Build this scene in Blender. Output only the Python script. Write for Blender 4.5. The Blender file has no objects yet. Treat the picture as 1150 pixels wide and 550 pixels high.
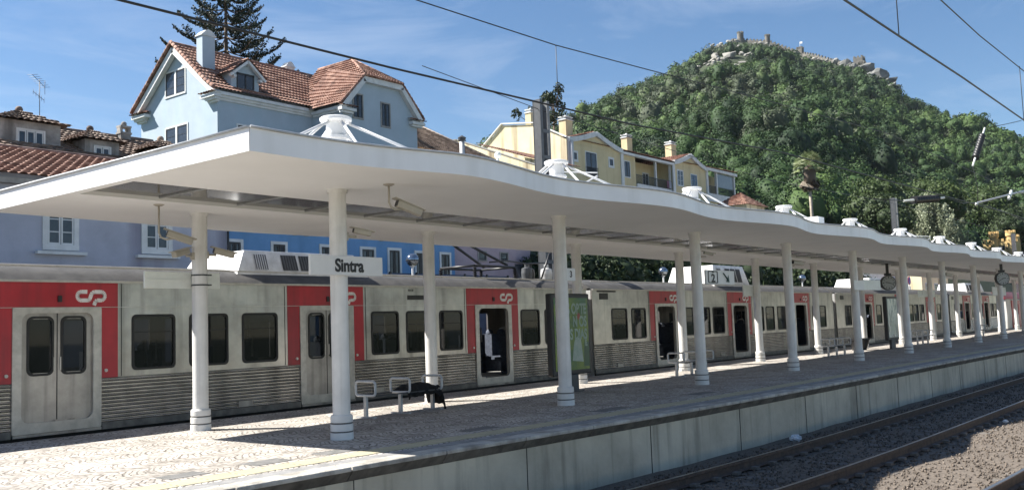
import bpy, math, random
import numpy as np
from mathutils import Vector, Matrix
rad=math.radians; PI=math.pi; sin=math.sin; cos=math.cos
random.seed(7); rng=np.random.default_rng(11)
D=bpy.data; scn=bpy.context.scene; COL=scn.collection

# ------------------------------------------------------------------ camera
cam_d=D.cameras.new('camera'); cam=D.objects.new('camera',cam_d); COL.objects.link(cam)
fw=Vector((0.782648,0.616468,0.086191)); rt=Vector((0.620812,-0.783134,-0.035965)); up=rt.cross(fw)
cam.matrix_world=Matrix(((rt.x,up.x,-fw.x,0),(rt.y,up.y,-fw.y,0),(rt.z,up.z,-fw.z,1.512),(0,0,0,1)))
cam_d.sensor_fit='HORIZONTAL'; cam_d.sensor_width=36; cam_d.lens=36*1060/1150
cam_d.clip_start=.1; cam_d.clip_end=5000
scn.camera=cam
# ------------------------------------------------------------------ world
w=D.worlds.new('World'); scn.world=w; w.use_nodes=True
nt=w.node_tree; N=nt.nodes; L=nt.links; bg=N['Background']
sky=N.new('ShaderNodeTexSky'); sky.sky_type='NISHITA'; sky.sun_disc=False
sky.sun_elevation=rad(45); sky.sun_rotation=math.atan2(-.53,.85); sky.altitude=150
sky.air_density=1.0; sky.dust_density=0.2; sky.ozone_density=3.4
tc=N.new('ShaderNodeTexCoord'); mp=N.new('ShaderNodeMapping'); mp.inputs['Scale'].default_value=(1.1,3.2,11)
mp.inputs['Rotation'].default_value=(0.12,0.1,.5)
nz=N.new('ShaderNodeTexNoise'); nz.inputs['Scale'].default_value=1.7; nz.inputs['Detail'].default_value=7; nz.inputs['Roughness'].default_value=.6
nz.inputs['Distortion'].default_value=.6
rp=N.new('ShaderNodeValToRGB'); rp.color_ramp.elements[0].position=.47; rp.color_ramp.elements[1].position=.82
rp.color_ramp.elements[1].color=(.34,.34,.34,1)
mx=N.new('ShaderNodeMix'); mx.data_type='RGBA'; mx.inputs[7].default_value=(6.2,7.0,8.2,1)
L.new(tc.outputs['Generated'],mp.inputs[0]); L.new(mp.outputs[0],nz.inputs['Vector']); L.new(nz.outputs[0],rp.inputs[0])
hs=N.new('ShaderNodeHueSaturation'); hs.inputs['Saturation'].default_value=1.12; L.new(sky.outputs[0],hs.inputs['Color'])
L.new(rp.outputs[0],mx.inputs[0]); L.new(hs.outputs[0],mx.inputs[6]); L.new(mx.outputs[2],bg.inputs[0])
bg.inputs[1].default_value=.050
# ------------------------------------------------------------------ sun
sd=D.lights.new('sun','SUN'); sd.energy=4.7; sd.angle=rad(.5); sd.color=(1,.955,.88)
so=D.objects.new('sun',sd); COL.objects.link(so)
so.rotation_euler=Vector((-.53,.85,1.0)).to_track_quat('Z','Y').to_euler()
so.location=(-20,40,60)
vs=scn.view_settings; vs.view_transform='Standard'; vs.look='None'; vs.exposure=1.47; vs.gamma=1; vs.use_curve_mapping=False
scn.render.engine='CYCLES'
scn.cycles.max_bounces=7; scn.cycles.diffuse_bounces=4; scn.cycles.transparent_max_bounces=12
scn.cycles.sample_clamp_indirect=6

# ------------------------------------------------------------------ materials
MATS={}
def mat(name,c1,c2=None,scale=4,rough=.6,metal=0,bump=0,bscale=30,stretch=(1,1,1),detail=5,spec=None,ramp=(.35,.65),streak=None,obj=True):
    if name in MATS: return MATS[name]
    m=D.materials.new(name); m.use_nodes=True; t=m.node_tree; n=t.nodes; l=t.links; b=n['Principled BSDF']
    b.inputs['Roughness'].default_value=rough; b.inputs['Metallic'].default_value=metal
    if spec is not None: b.inputs['Specular IOR Level'].default_value=spec
    c2=c2 or tuple(x*.8 for x in c1)
    tc=n.new('ShaderNodeTexCoord'); mp=n.new('ShaderNodeMapping'); mp.inputs['Scale'].default_value=stretch
    l.new(tc.outputs['Object'],mp.inputs[0])
    nz=n.new('ShaderNodeTexNoise'); nz.inputs['Scale'].default_value=scale; nz.inputs['Detail'].default_value=detail; nz.inputs['Roughness'].default_value=.62
    l.new(mp.outputs[0],nz.inputs['Vector'])
    r=n.new('ShaderNodeValToRGB'); r.color_ramp.elements[0].position=ramp[0]; r.color_ramp.elements[1].position=ramp[1]
    r.color_ramp.elements[0].color=(*c2,1); r.color_ramp.elements[1].color=(*c1,1)
    l.new(nz.outputs[0],r.inputs[0]); out=r.outputs[0]
    if streak:      # streaks of dirt running down: (colour, scale, strength)
        mp2=n.new('ShaderNodeMapping'); mp2.inputs['Scale'].default_value=(streak[1],streak[1],streak[1]*.07)
        l.new(tc.outputs['Object'],mp2.inputs[0])
        n2=n.new('ShaderNodeTexNoise'); n2.inputs['Scale'].default_value=1; n2.inputs['Detail'].default_value=4
        l.new(mp2.outputs[0],n2.inputs['Vector'])
        r2=n.new('ShaderNodeValToRGB'); r2.color_ramp.elements[0].position=.5; r2.color_ramp.elements[1].position=.72
        r2.color_ramp.elements[0].color=(0,0,0,1); r2.color_ramp.elements[1].color=(streak[2],)*3+(1,)
        l.new(n2.outputs[0],r2.inputs[0])
        x=n.new('ShaderNodeMix'); x.data_type='RGBA'; x.inputs[7].default_value=(*streak[0],1)
        l.new(r2.outputs[0],x.inputs[0]); l.new(out,x.inputs[6]); out=x.outputs[2]
    l.new(out,b.inputs['Base Color'])
    if bump:
        n3=n.new('ShaderNodeTexNoise'); n3.inputs['Scale'].default_value=bscale; n3.inputs['Detail'].default_value=4
        l.new(mp.outputs[0],n3.inputs['Vector'])
        bp=n.new('ShaderNodeBump'); bp.inputs['Strength'].default_value=bump; bp.inputs['Distance'].default_value=.02
        l.new(n3.outputs[0],bp.inputs['Height']); l.new(bp.outputs[0],b.inputs['Normal'])
    MATS[name]=m; return m
def tint_mat(name,ca,cb,cc,rough=.6,trans=.0,spec=.25):
    m=D.materials.new(name); m.use_nodes=True; t=m.node_tree; n=t.nodes; l=t.links; b=n['Principled BSDF']
    b.inputs['Roughness'].default_value=rough; b.inputs['Specular IOR Level'].default_value=spec
    a=n.new('ShaderNodeAttribute'); a.attribute_name='tint'
    r=n.new('ShaderNodeValToRGB'); r.color_ramp.elements[0].color=(*ca,1); r.color_ramp.elements[1].color=(*cc,1)
    e=r.color_ramp.elements.new(.5); e.color=(*cb,1)
    l.new(a.outputs['Fac'],r.inputs[0]); l.new(r.outputs[0],b.inputs['Base Color'])
    if trans:
        tr=n.new('ShaderNodeBsdfTranslucent'); ms=n.new('ShaderNodeMixShader'); ms.inputs[0].default_value=trans
        l.new(r.outputs[0],tr.inputs[0]); l.new(b.outputs[0],ms.inputs[1]); l.new(tr.outputs[0],ms.inputs[2])
        l.new(ms.outputs[0],n['Material Output'].inputs[0])
    MATS[name]=m; return m

WHITE=mat('white_paint',(.74,.74,.73),(.62,.62,.61),scale=1.3,rough=.42,bump=.05,bscale=12,streak=((.42,.40,.37),5,.35))
SOFF=mat('soffit_plaster',(.87,.87,.87),(.82,.82,.82),scale=.7,rough=.75,bump=.05,bscale=3)
FASC=mat('fascia_paint',(.86,.86,.87),(.79,.79,.80),scale=.8,rough=.4,streak=((.55,.54,.52),2.5,.3))
COLW=mat('column_paint',(.74,.73,.71),(.63,.62,.60),scale=2.2,rough=.38,streak=((.38,.37,.35),9,.4))
STEEL=mat('stainless_panel',(.52,.485,.45),(.30,.28,.26),scale=1.6,rough=.28,metal=.78,bump=.35,bscale=2.2,ramp=(.3,.72),streak=((.15,.14,.13),3.2,.7))
RIBST=mat('ribbed_steel',(.54,.505,.465),(.32,.30,.275),scale=3,rough=.26,metal=.8,stretch=(1,1,3),ramp=(.3,.7),streak=((.13,.125,.12),2.2,.75))
DOORST=mat('door_steel',(.48,.445,.41),(.29,.27,.25),scale=2.4,rough=.36,metal=.6,bump=.12,bscale=3,ramp=(.3,.75),streak=((.14,.13,.12),5,.6))
FRAMEST=mat('frame_aluminium',(.55,.52,.48),(.40,.38,.35),scale=5,rough=.4,metal=.55)
RED=mat('red_paint',(.46,.022,.034),(.36,.018,.028),scale=2.2,rough=.38,bump=.15,bscale=2.4,streak=((.12,.02,.025),4,.6))
RUB=mat('black_rubber',(.018,.018,.018),(.012,.012,.012),rough=.55)
BLK=mat('black_metal',(.022,.022,.024),(.014,.014,.015),rough=.45)
ROOFG=mat('train_roof_grey',(.10,.096,.092),(.055,.053,.051),scale=3,rough=.7,streak=((.06,.06,.06),3,.6))
ACW=mat('roof_unit_silver',(.62,.62,.61),(.48,.48,.47),scale=4,rough=.4,metal=.2,streak=((.3,.3,.29),5,.5))
LOGO=mat('logo_white',(.78,.76,.74),(.7,.68,.66),rough=.5)
INT=mat('interior_panel',(.34,.34,.32),(.26,.26,.25),rough=.6)
SEAT=mat('seat_cloth',(.09,.11,.15),(.05,.06,.09),scale=12,rough=.8)
GALV=mat('galvanised_steel',(.48,.49,.50),(.38,.39,.40),scale=9,rough=.45,metal=.35)
DGREY=mat('dark_grey_paint',(.07,.075,.08),(.05,.052,.056),scale=6,rough=.5)
CONC=mat('platform_concrete',(.60,.555,.435),(.41,.375,.29),scale=.8,rough=.88,bump=.35,bscale=14,detail=8,streak=((.13,.115,.085),4.5,.6))
COPE=mat('coping_stone',(.50,.475,.42),(.27,.255,.225),scale=2.6,rough=.85,bump=.6,bscale=18,ramp=(.36,.6),detail=8,streak=((.11,.10,.09),4,.55))
BORD=mat('border_slab',(.30,.295,.29),(.19,.19,.19),scale=5,rough=.85,bump=.3,bscale=22)
RAILM=mat('rail_rust',(.10,.068,.05),(.055,.04,.032),scale=9,rough=.8,bump=.3,bscale=40)
RAILT=mat('rail_polished',(.42,.42,.42),(.3,.3,.3),scale=9,rough=.28,metal=.9)
SLEEP=mat('sleeper_concrete',(.17,.15,.13),(.10,.088,.075),scale=6,rough=.9,bump=.4,bscale=30)
BLUEW=mat('pale_blue_render',(.41,.49,.56),(.35,.425,.49),scale=.9,rough=.85,bump=.2,bscale=9,ramp=(.3,.7),streak=((.33,.45,.52),1.2,.4))
BLUEB=mat('bright_blue_render',(.15,.31,.55),(.12,.27,.48),scale=1.2,rough=.8,bump=.1,bscale=9,streak=((.09,.2,.36),2,.35))
PURP=mat('faded_violet_render',(.43,.45,.53),(.29,.31,.37),scale=.75,rough=.9,bump=.3,bscale=6,ramp=(.3,.66),detail=8,streak=((.13,.12,.17),1.3,.65))
PINK=mat('dusty_pink_render',(.40,.33,.38),(.33,.27,.31),scale=1.2,rough=.9)
YELW=mat('cream_yellow_render',(.64,.55,.34),(.56,.48,.29),scale=.6,rough=.85,streak=((.38,.30,.17),1.4,.4))
CREAM=mat('stained_cream_render',(.74,.67,.47),(.64,.57,.38),scale=.6,rough=.9,streak=((.22,.17,.11),1.3,.95))
GREYW=mat('grey_old_render',(.42,.40,.37),(.20,.19,.18),scale=1.6,rough=.95,bump=.4,bscale=8,streak=((.12,.11,.10),2,.8))
TRIM=mat('white_trim',(.68,.70,.70),(.58,.60,.60),scale=2,rough=.7,streak=((.4,.4,.38),3,.35))
STONE=mat('grey_stone_trim',(.33,.32,.30),(.24,.23,.22),scale=4,rough=.85)
WHW=mat('white_render',(.72,.71,.68),(.62,.61,.58),scale=1,rough=.85)
def tilemat(name,a,b,c):
    m=D.materials.new(name); m.use_nodes=True; t=m.node_tree; n=t.nodes; l=t.links; p=n['Principled BSDF']; p.inputs['Roughness'].default_value=.85
    tc=n.new('ShaderNodeTexCoord'); v=n.new('ShaderNodeTexVoronoi'); v.inputs['Scale'].default_value=3.1
    nz=n.new('ShaderNodeTexNoise'); nz.inputs['Scale'].default_value=1.1; nz.inputs['Detail'].default_value=6
    l.new(tc.outputs['Object'],v.inputs['Vector']); l.new(tc.outputs['Object'],nz.inputs['Vector'])
    sep=n.new('ShaderNodeSeparateColor'); l.new(v.outputs['Color'],sep.inputs[0])
    ad=n.new('ShaderNodeMath'); ad.operation='MULTIPLY_ADD'; ad.inputs[1].default_value=.45; l.new(sep.outputs[0],ad.inputs[0])
    mm=n.new('ShaderNodeMath'); mm.operation='MULTIPLY'; mm.inputs[1].default_value=.6; l.new(nz.outputs[0],mm.inputs[0]); l.new(mm.outputs[0],ad.inputs[2])
    r=n.new('ShaderNodeValToRGB'); r.color_ramp.elements[0].position=.2; r.color_ramp.elements[0].color=(*a,1)
    r.color_ramp.elements[1].position=.8; r.color_ramp.elements[1].color=(*c,1); e=r.color_ramp.elements.new(.5); e.color=(*b,1)
    l.new(ad.outputs[0],r.inputs[0]); l.new(r.outputs[0],p.inputs['Base Color']); MATS[name]=m; return m
TILER=tilemat('terracotta_tile',(.13,.07,.052),(.25,.13,.095),(.40,.25,.19))
TILEO=tilemat('weathered_tile',(.07,.05,.04),(.16,.11,.085),(.30,.23,.18))
def glass(name,tint,mixf,rough=.03):
    m=D.materials.new(name); m.use_nodes=True; t=m.node_tree; n=t.nodes; l=t.links; b=n['Principled BSDF']
    b.inputs['Base Color'].default_value=(.012,.014,.016,1); b.inputs['Roughness'].default_value=rough; b.inputs['Specular IOR Level'].default_value=.3
    tr=n.new('ShaderNodeBsdfTransparent'); tr.inputs[0].default_value=(*tint,1)
    ms=n.new('ShaderNodeMixShader'); ms.inputs[0].default_value=mixf
    l.new(tr.outputs[0],ms.inputs[1]); l.new(b.outputs[0],ms.inputs[2]); l.new(ms.outputs[0],n['Material Output'].inputs[0]); MATS[name]=m; return m
TGLASS=glass('train_window_glass',(.40,.42,.42),.80)
HGLASS=mat('house_glass',(.045,.055,.07),(.03,.035,.045),rough=.06,scale=2)
SKYL=mat('skylight_glass',(.035,.036,.038),(.06,.055,.05),scale=1.2,rough=.12,spec=.7,stretch=(1,3,1))
CHROME=mat('globe_mirror',(.35,.38,.42),(.3,.33,.36),rough=.08,metal=.9)
CCTV=mat('camera_housing_beige',(.42,.39,.33),(.36,.33,.28),rough=.45)
SIGNW=mat('sign_white',(.70,.70,.70),(.66,.66,.66),rough=.4)
SIGNB=mat('sign_back_grey',(.76,.78,.74),(.68,.70,.66),scale=3,rough=.5,metal=.1)
LETTER=mat('lettering_black',(.012,.012,.012),(.01,.01,.01),rough=.5)
CLOTH=mat('black_cloth',(.008,.008,.009),(.006,.006,.006),rough=.95)
BARK=mat('bark',(.16,.12,.09),(.08,.06,.045),scale=5,rough=.95,bump=.5,bscale=8,stretch=(1,1,.2))
PBARK=mat('palm_bark',(.24,.20,.155),(.15,.12,.09),scale=5,rough=.95)
ROCK=mat('granite',(.33,.315,.28),(.13,.13,.115),scale=.09,rough=.9,bump=.5,bscale=.5,detail=8,ramp=(.38,.62))
ROCKD=mat('dark_granite',(.21,.21,.20),(.10,.105,.10),scale=.12,rough=.9,bump=.5,bscale=.5,detail=8)
CASTLE=mat('castle_stone',(.17,.16,.14),(.10,.097,.085),scale=.3,rough=.95)

# ------------------------------------------------------------------ mesh helpers
class MB:
    def __init__(s): s.v=[]; s.f=[]; s.sm=[]; s.mi=[]; s.cur=0
    def add(s,vs,fs,smooth=False):
        o=len(s.v); s.v+=[tuple(p) for p in vs]
        for f in fs: s.f.append(tuple(o+i for i in f)); s.sm.append(smooth); s.mi.append(s.cur)
        return s
    def box(s,x0,x1,y0,y1,z0,z1):
        return s.add([(x0,y0,z0),(x1,y0,z0),(x1,y1,z0),(x0,y1,z0),(x0,y0,z1),(x1,y0,z1),(x1,y1,z1),(x0,y1,z1)],
            [(0,3,2,1),(4,5,6,7),(0,1,5,4),(1,2,6,5),(2,3,7,6),(3,0,4,7)])
    def tube(s,pts,r,n=8,cap=True,r2=None):
        pts=[Vector(p) for p in pts]; m=len(pts); rings=[]; prev=None
        for i,p in enumerate(pts):
            a=pts[max(i-1,0)]; b=pts[min(i+1,m-1)]; d=(b-a).normalized()
            if prev is None:
                u=d.orthogonal().normalized()
            else:
                u=(prev-d*prev.dot(d)).normalized()
            prev=u; vv=d.cross(u); rr=r if r2 is None else r+(r2-r)*i/(m-1)
            if callable(r): rr=r(i/(m-1))
            rings.append([p+(u*cos(2*PI*k/n)+vv*sin(2*PI*k/n))*rr for k in range(n)])
        vs=[q for g in rings for q in g]; fs=[]
        for i in range(m-1):
            for k in range(n):
                k2=(k+1)%n; fs.append((i*n+k,i*n+k2,(i+1)*n+k2,(i+1)*n+k))
        o=len(s.v); s.add(vs,fs,True)
        if cap:
            s.f.append(tuple(o+k for k in range(n))[::-1]); s.sm.append(False); s.mi.append(s.cur)
            s.f.append(tuple(o+(m-1)*n+k for k in range(n))); s.sm.append(False); s.mi.append(s.cur)
        return s
    def lathe(s,prof,cx=0,cy=0,n=24,hard=True):
        # prof = [(r,z)...]; hard: each band gets its own verts
        segs=list(zip(prof[:-1],prof[1:]))
        for (r0,z0),(r1,z1) in segs:
            vs=[];fs=[]
            for k in range(n):
                a=2*PI*k/n; vs.append((cx+r0*cos(a),cy+r0*sin(a),z0)); vs.append((cx+r1*cos(a),cy+r1*sin(a),z1))
            for k in range(n):
                k2=(k+1)%n; fs.append((2*k,2*k2,2*k2+1,2*k+1))
            s.add(vs,fs,True)
        return s
    def sphere(s,c,r,n=12,m=8,sc=(1,1,1)):
        vs=[];fs=[]
        for i in range(m+1):
            t=PI*i/m
            for k in range(n):
                a=2*PI*k/n; vs.append((c[0]+r*sc[0]*sin(t)*cos(a),c[1]+r*sc[1]*sin(t)*sin(a),c[2]+r*sc[2]*cos(t)))
        for i in range(m):
            for k in range(n):
                k2=(k+1)%n; fs.append((i*n+k,(i+1)*n+k,(i+1)*n+k2,i*n+k2))
        return s.add(vs,fs,True)
    def prism(s,poly,a,b,axis='y'):
        # poly in the two other axes (x,z) for y, (y,z) for x, (x,y) for z
        def P(p,t):
            return (p[0],t,p[1]) if axis=='y' else ((t,p[0],p[1]) if axis=='x' else (p[0],p[1],t))
        n=len(poly); vs=[P(p,a) for p in poly]+[P(p,b) for p in poly]
        fs=[tuple(range(n)),tuple(range(n,2*n))[::-1]]+[(i,i+n,(i+1)%n+n,(i+1)%n) for i in range(n)]
        return s.add(vs,fs)
    def beam(s,p,q,w,h,upv=(0,0,1)):
        p=Vector(p);q=Vector(q);d=(q-p).normalized();u=d.cross(Vector(upv)).normalized()*w/2;v=u.cross(d).normalized()*h/2
        vs=[p+a*u+b*v for a,b in((-1,-1),(1,-1),(1,1),(-1,1))]+[q+a*u+b*v for a,b in((-1,-1),(1,-1),(1,1),(-1,1))]
        return s.add(vs,[(0,1,2,3),(7,6,5,4),(0,4,5,1),(1,5,6,2),(2,6,7,3),(3,7,4,0)])
    def quad(s,a,b,c,d): return s.add([a,b,c,d],[(0,1,2,3)])
    def build(s,name,m,parent=None,off=None,bevel=0):
        me=D.meshes.new(name)
        o3=Vector(off) if off is not None else (ORG.get(parent.name,Vector((0,0,0))) if parent else Vector((0,0,0)))
        me.from_pydata([(x-o3.x,y-o3.y,z-o3.z) for x,y,z in s.v],[],s.f)
        ms=m if isinstance(m,(list,tuple)) else [m]
        for q in ms: me.materials.append(q)
        me.polygons.foreach_set('use_smooth',s.sm)
        if len(ms)>1: me.polygons.foreach_set('material_index',s.mi)
        import bmesh
        bm=bmesh.new(); bm.from_mesh(me); bmesh.ops.recalc_face_normals(bm,faces=bm.faces); bm.to_mesh(me); bm.free()
        o=D.objects.new(name,me); COL.objects.link(o)
        if parent: o.parent=parent; ORG[o.name]=o3
        else:
            ORG[o.name]=o3
            if off is not None: o.location=o3
        if bevel:
            bv=o.modifiers.new('b','BEVEL'); bv.width=bevel; bv.segments=2; bv.limit_method='ANGLE'
        return o
ORG={}
def tag(o,label,cat,group=None):
    o['label']=label; o['category']=cat
    if group: o['group']=group
    return o
def thing(name,label,cat,loc,group=None,rz=0):
    o=D.objects.new(name,None); COL.objects.link(o); o.location=loc; o.rotation_euler=(0,0,rz); o.empty_display_size=.3
    ORG[o.name]=Vector(loc) ; tag(o,label,cat,group); return o
def struct(o,kind='structure'): o['kind']=kind; return o
def kids(o): return [c for c in D.objects if c.parent==o]
def dup(root,loc,label,group=None):
    ch={}
    for o in D.objects: ch.setdefault(o.parent,[]).append(o)
    def cp(o,par):
        c=o.copy(); COL.objects.link(c); c.parent=par
        for k in ch.get(o,[]): cp(k,c)
        return c
    r=cp(root,None); r.location=loc; r['label']=label
    if group: r['group']=group
    return r
def text(body,size,loc,rot,m,parent,name='lettering',bold=0,align='LEFT',sx=1,ext=.002):
    cu=D.curves.new('t','FONT'); cu.body=body; cu.size=size; cu.extrude=ext; cu.offset=bold; cu.align_x=align; cu.align_y='CENTER'
    to=D.objects.new('t',cu); COL.objects.link(to); bpy.context.view_layer.update()
    me=D.meshes.new_from_object(to.evaluated_get(bpy.context.evaluated_depsgraph_get())); D.objects.remove(to); D.curves.remove(cu)
    me.transform(Matrix.Diagonal((sx,1,1,1))); me.materials.clear(); me.materials.append(m)
    o3=ORG[parent.name]
    R=Matrix.Translation(Vector(loc)-o3)@rot.to_matrix().to_4x4() if hasattr(rot,'to_matrix') else Matrix.Translation(Vector(loc)-o3)
    me.transform(R); me.name=name
    o=D.objects.new(name,me); COL.objects.link(o); o.parent=parent; ORG[o.name]=o3
    return o
from mathutils import Euler
FRONT=Euler((PI/2,0,0))     # lettering on a face that looks to -Y
def rrect(x0,x1,z0,z1,r,k=4):
    out=[]
    for cx,cz,a0 in((x1-r,z1-r,0),(x0+r,z1-r,90),(x0+r,z0+r,180),(x1-r,z0+r,270)):
        for i in range(k+1):
            a=rad(a0+90*i/k); out.append((cx+r*cos(a),cz+r*sin(a)))
    return out
def ring(mb,outer,inner,y0,y1):
    n=len(outer); vs=[]
    for P,y in((outer,y0),(inner,y0),(outer,y1),(inner,y1)): vs+=[(p[0],y,p[1]) for p in P]
    fs=[]
    for i in range(n):
        j=(i+1)%n
        fs+=[(i,j,n+j,n+i),(2*n+i,3*n+i,3*n+j,2*n+j),(i,2*n+i,2*n+j,j),(n+i,n+j,3*n+j,3*n+i)]
    mb.add(vs,fs)
def wall(mb,x0,x1,z0,z1,y0,y1,holes):
    xs=sorted({x0,x1,*[h for a in holes for h in a[:2] if x0<h<x1]}); zs=sorted({z0,z1,*[h for a in holes for h in a[2:] if z0<h<z1]})
    for i in range(len(xs)-1):
        runs=[]
        for j in range(len(zs)-1):
            cx=(xs[i]+xs[i+1])/2; cz=(zs[j]+zs[j+1])/2
            if any(a<cx<b and c<cz<d for a,b,c,d in holes): continue
            if runs and abs(runs[-1][1]-zs[j])<1e-9: runs[-1][1]=zs[j+1]
            else: runs.append([zs[j],zs[j+1]])
        for a,b in runs: mb.box(xs[i],xs[i+1],y0,y1,a,b)
def fastmesh(name,verts,quads,m,parent=None,tint=None,smooth=False):
    me=D.meshes.new(name); nv=len(verts); nf=len(quads); k=quads.shape[1]
    me.vertices.add(nv); me.vertices.foreach_set('co',np.ascontiguousarray(verts,dtype=np.float32).ravel())
    me.loops.add(nf*k); me.loops.foreach_set('vertex_index',np.ascontiguousarray(quads,dtype=np.int32).ravel())
    me.polygons.add(nf); me.polygons.foreach_set('loop_start',np.arange(0,nf*k,k,dtype=np.int32))
    me.polygons.foreach_set('loop_total',np.full(nf,k,dtype=np.int32))
    if smooth: me.polygons.foreach_set('use_smooth',np.ones(nf,bool))
    me.update(calc_edges=True)
    if tint is not None:
        a=me.attributes.new('tint','FLOAT','POINT'); a.data.foreach_set('value',np.ascontiguousarray(tint,dtype=np.float32))
    me.materials.append(m); o=D.objects.new(name,me); COL.objects.link(o)
    if parent: o.parent=parent; me.transform(Matrix.Translation(-ORG[parent.name])); ORG[o.name]=ORG[parent.name]
    return o
def leafquads(C,Nn,s,rg):
    """C centres (N,3), Nn normals, s sizes -> verts,quads"""
    n=len(C); R=rg.normal(size=(n,3)); U=np.cross(Nn,R); U/=np.linalg.norm(U,axis=1,keepdims=True)+1e-9; V=np.cross(Nn,U)
    s=s[:,None]; asp=rg.uniform(.55,1,size=(n,1))
    v=np.stack([C-U*s-V*s*asp*.4,C+U*s*.3-V*s*asp,C+U*s+V*s*asp*.4,C-U*s*.3+V*s*asp],1).reshape(-1,3)
    return v,np.arange(4*n).reshape(n,4)
def crowns(cen,rad3,nleaf,lsize,rg,tint,up=.15,rough=.6):
    """many leafy crowns at once; cen (K,3), rad3 (K,3), lsize relative to radius"""
    K=len(cen); k=np.repeat(np.arange(K),nleaf); n=len(k)
    d=rg.normal(size=(n,3)); d[:,2]+=up; d/=np.linalg.norm(d,axis=1,keepdims=True)
    B=rg.normal(size=(K,5,3))*2.6; ph=rg.uniform(0,6.28,(K,5))
    bump=np.zeros(n)
    for j in range(5): bump+=np.sin((d*B[k,j]).sum(1)+ph[k,j])
    r=1+.13*bump-.28*rg.random(n)**2
    C=cen[k]+d*rad3[k]*r[:,None]
    Nn=d+rough*rg.normal(size=(n,3)); Nn/=np.linalg.norm(Nn,axis=1,keepdims=True)
    s=lsize*rad3[k].mean(1)*rg.uniform(.6,1.3,n)
    v,q=leafquads(C,Nn,s,rg)
    t=np.clip(tint[k]+rg.normal(0,.07,n)+.03*bump,0,1)
    return v,q,np.repeat(t,4)
def icos():
    import bmesh
    bm=bmesh.new(); bmesh.ops.create_icosphere(bm,subdivisions=2,radius=1)
    v=np.array([x.co[:] for x in bm.verts]); f=np.array([[y.index for y in x.verts] for x in bm.faces]); bm.free(); return v,f
ICV,ICF=icos()
def cores(cen,rad3,rg,k=.82):
    K=len(cen); nv=len(ICV); B=rg.normal(size=(K,4,3))*2.4; ph=rg.uniform(0,6.28,(K,4,1))
    bump=np.sin(np.einsum('kjc,vc->kjv',B,ICV)+ph).sum(1)
    v=cen[:,None,:]+ICV[None]*rad3[:,None,:]*(k*(1+.11*bump))[:,:,None]
    f=(ICF[None]+np.arange(K)[:,None,None]*nv).reshape(-1,3)
    return v.reshape(-1,3),f
def patch_tiles(mb,A,B,C2,D2,tw=.24,tl=.40,amp=.07):
    """barrel tile roof slope: A,B eave left/right, C2,D2 ridge right/left (world)"""
    A,B,C2,D2=[np.array(p,float) for p in (A,B,C2,D2)]
    wid=max(np.linalg.norm(B-A),np.linalg.norm(C2-D2)); ln=max(np.linalg.norm(D2-A),np.linalg.norm(C2-B))
    nu=max(2,int(wid/tw)); nv=max(2,int(ln/tl))
    nr=np.cross(B-A,D2-A) if np.linalg.norm(B-A)>1e-6 else np.cross(C2-D2,D2-A); nr/=np.linalg.norm(nr)
    if nr[2]<0: nr=-nr
    us=np.linspace(0,1,nu*4+1); hu=amp*.62*np.abs(np.sin(us*nu*PI))
    rows=[]
    for j in range(nv):
        rows.append((j/nv,amp*1.15)); rows.append(((j+1)/nv-1e-4,0))
    V=[]
    for (t,h) in rows:
        l=A+(D2-A)*t; r=B+(C2-B)*t
        V.append(l+np.outer(us,r-l)+np.outer(hu+h,nr))
    V=np.array(V); nrw,nc=V.shape[:2]; vv=V.reshape(-1,3)
    fs=[(i*nc+j,i*nc+j+1,(i+1)*nc+j+1,(i+1)*nc+j) for i in range(nrw-1) for j in range(nc-1)]
    mb.add([tuple(p) for p in vv],fs)
# ================================================================== terrain and hill
AZ=np.array([-10,20.7,23.1,46.8,49.0,51.2,53.4,55.6,56.5,59.0,61.2,62.8,63.9,64.45,65.25,66.0,67.6,68.6,69.55,71.5,72.7,73.6,74.3,75.2,76.9,78.7,79.9,80.7,84.6,89.8,100])
TE=np.array([.10,.12,.13,.165,.170,.177,.186,.202,.222,.240,.255,.268,.279,.287,.289,.2885,.2835,.275,.266,.254,.245,.234,.222,.207,.188,.172,.156,.145,.10,.05,.03])
DA=np.array([-10,20,45,53,58,62,66,70,75,80,90,100]); DDs=np.array([400,400,430,480,600,690,760,740,650,560,480,450])
def sst(a,b,x): t=np.clip((x-a)/(b-a),0,1); return t*t*(3-2*t)
def hz(X,Y):
    X=np.asarray(X,float);Y=np.asarray(Y,float)
    d=np.hypot(X,Y); az=np.degrees(np.arctan2(X,Y))
    te=np.interp(az,AZ,TE); DR=np.interp(az,DA,DDs); zr=1.5+te*DR
    d0=np.interp(az,[70,77],[130,215]); t=np.clip((d-d0)/(DR-d0),0,1); z0=9+0*d
    zh=z0+(zr-z0)*(t*.9+.1*t*t)
    am=9*np.sin(np.pi*t)
    zh=zh+am*(np.sin(X*.021+1)*np.sin(Y*.027+X*.006)+.6*np.sin(X*.05+Y*.03+2)*np.sin(Y*.047))
    zh=np.where(d>DR,zr-.4*(d-DR),zh)
    town=.35+8.65*sst(28,46,Y)
    z=np.where(d>130,zh,town+(9-town)*sst(95,130,d))
    return -.97+(z+.97)*sst(19,20.2,Y)*np.where(d>100,sst(19,34,Y),1)
def grid(xs,ys,zf,name,m):
    X,Y=np.meshgrid(xs,ys); Z=zf(X,Y); v=np.stack([X,Y,Z],-1).reshape(-1,3); nx=len(xs)
    i,j=np.meshgrid(np.arange(len(ys)-1),np.arange(nx-1),indexing='ij'); a=(i*nx+j).ravel()
    return fastmesh(name,v,np.stack([a,a+1,a+nx+1,a+nx],1),m,smooth=True)
HILLG=mat('hill_undergrowth',(.035,.05,.018),(.02,.03,.012),scale=.08,rough=.95,bump=.3,bscale=.4)
TOWNG=mat('town_ground',(.13,.12,.105),(.08,.075,.065),scale=.5,rough=.95)
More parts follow.
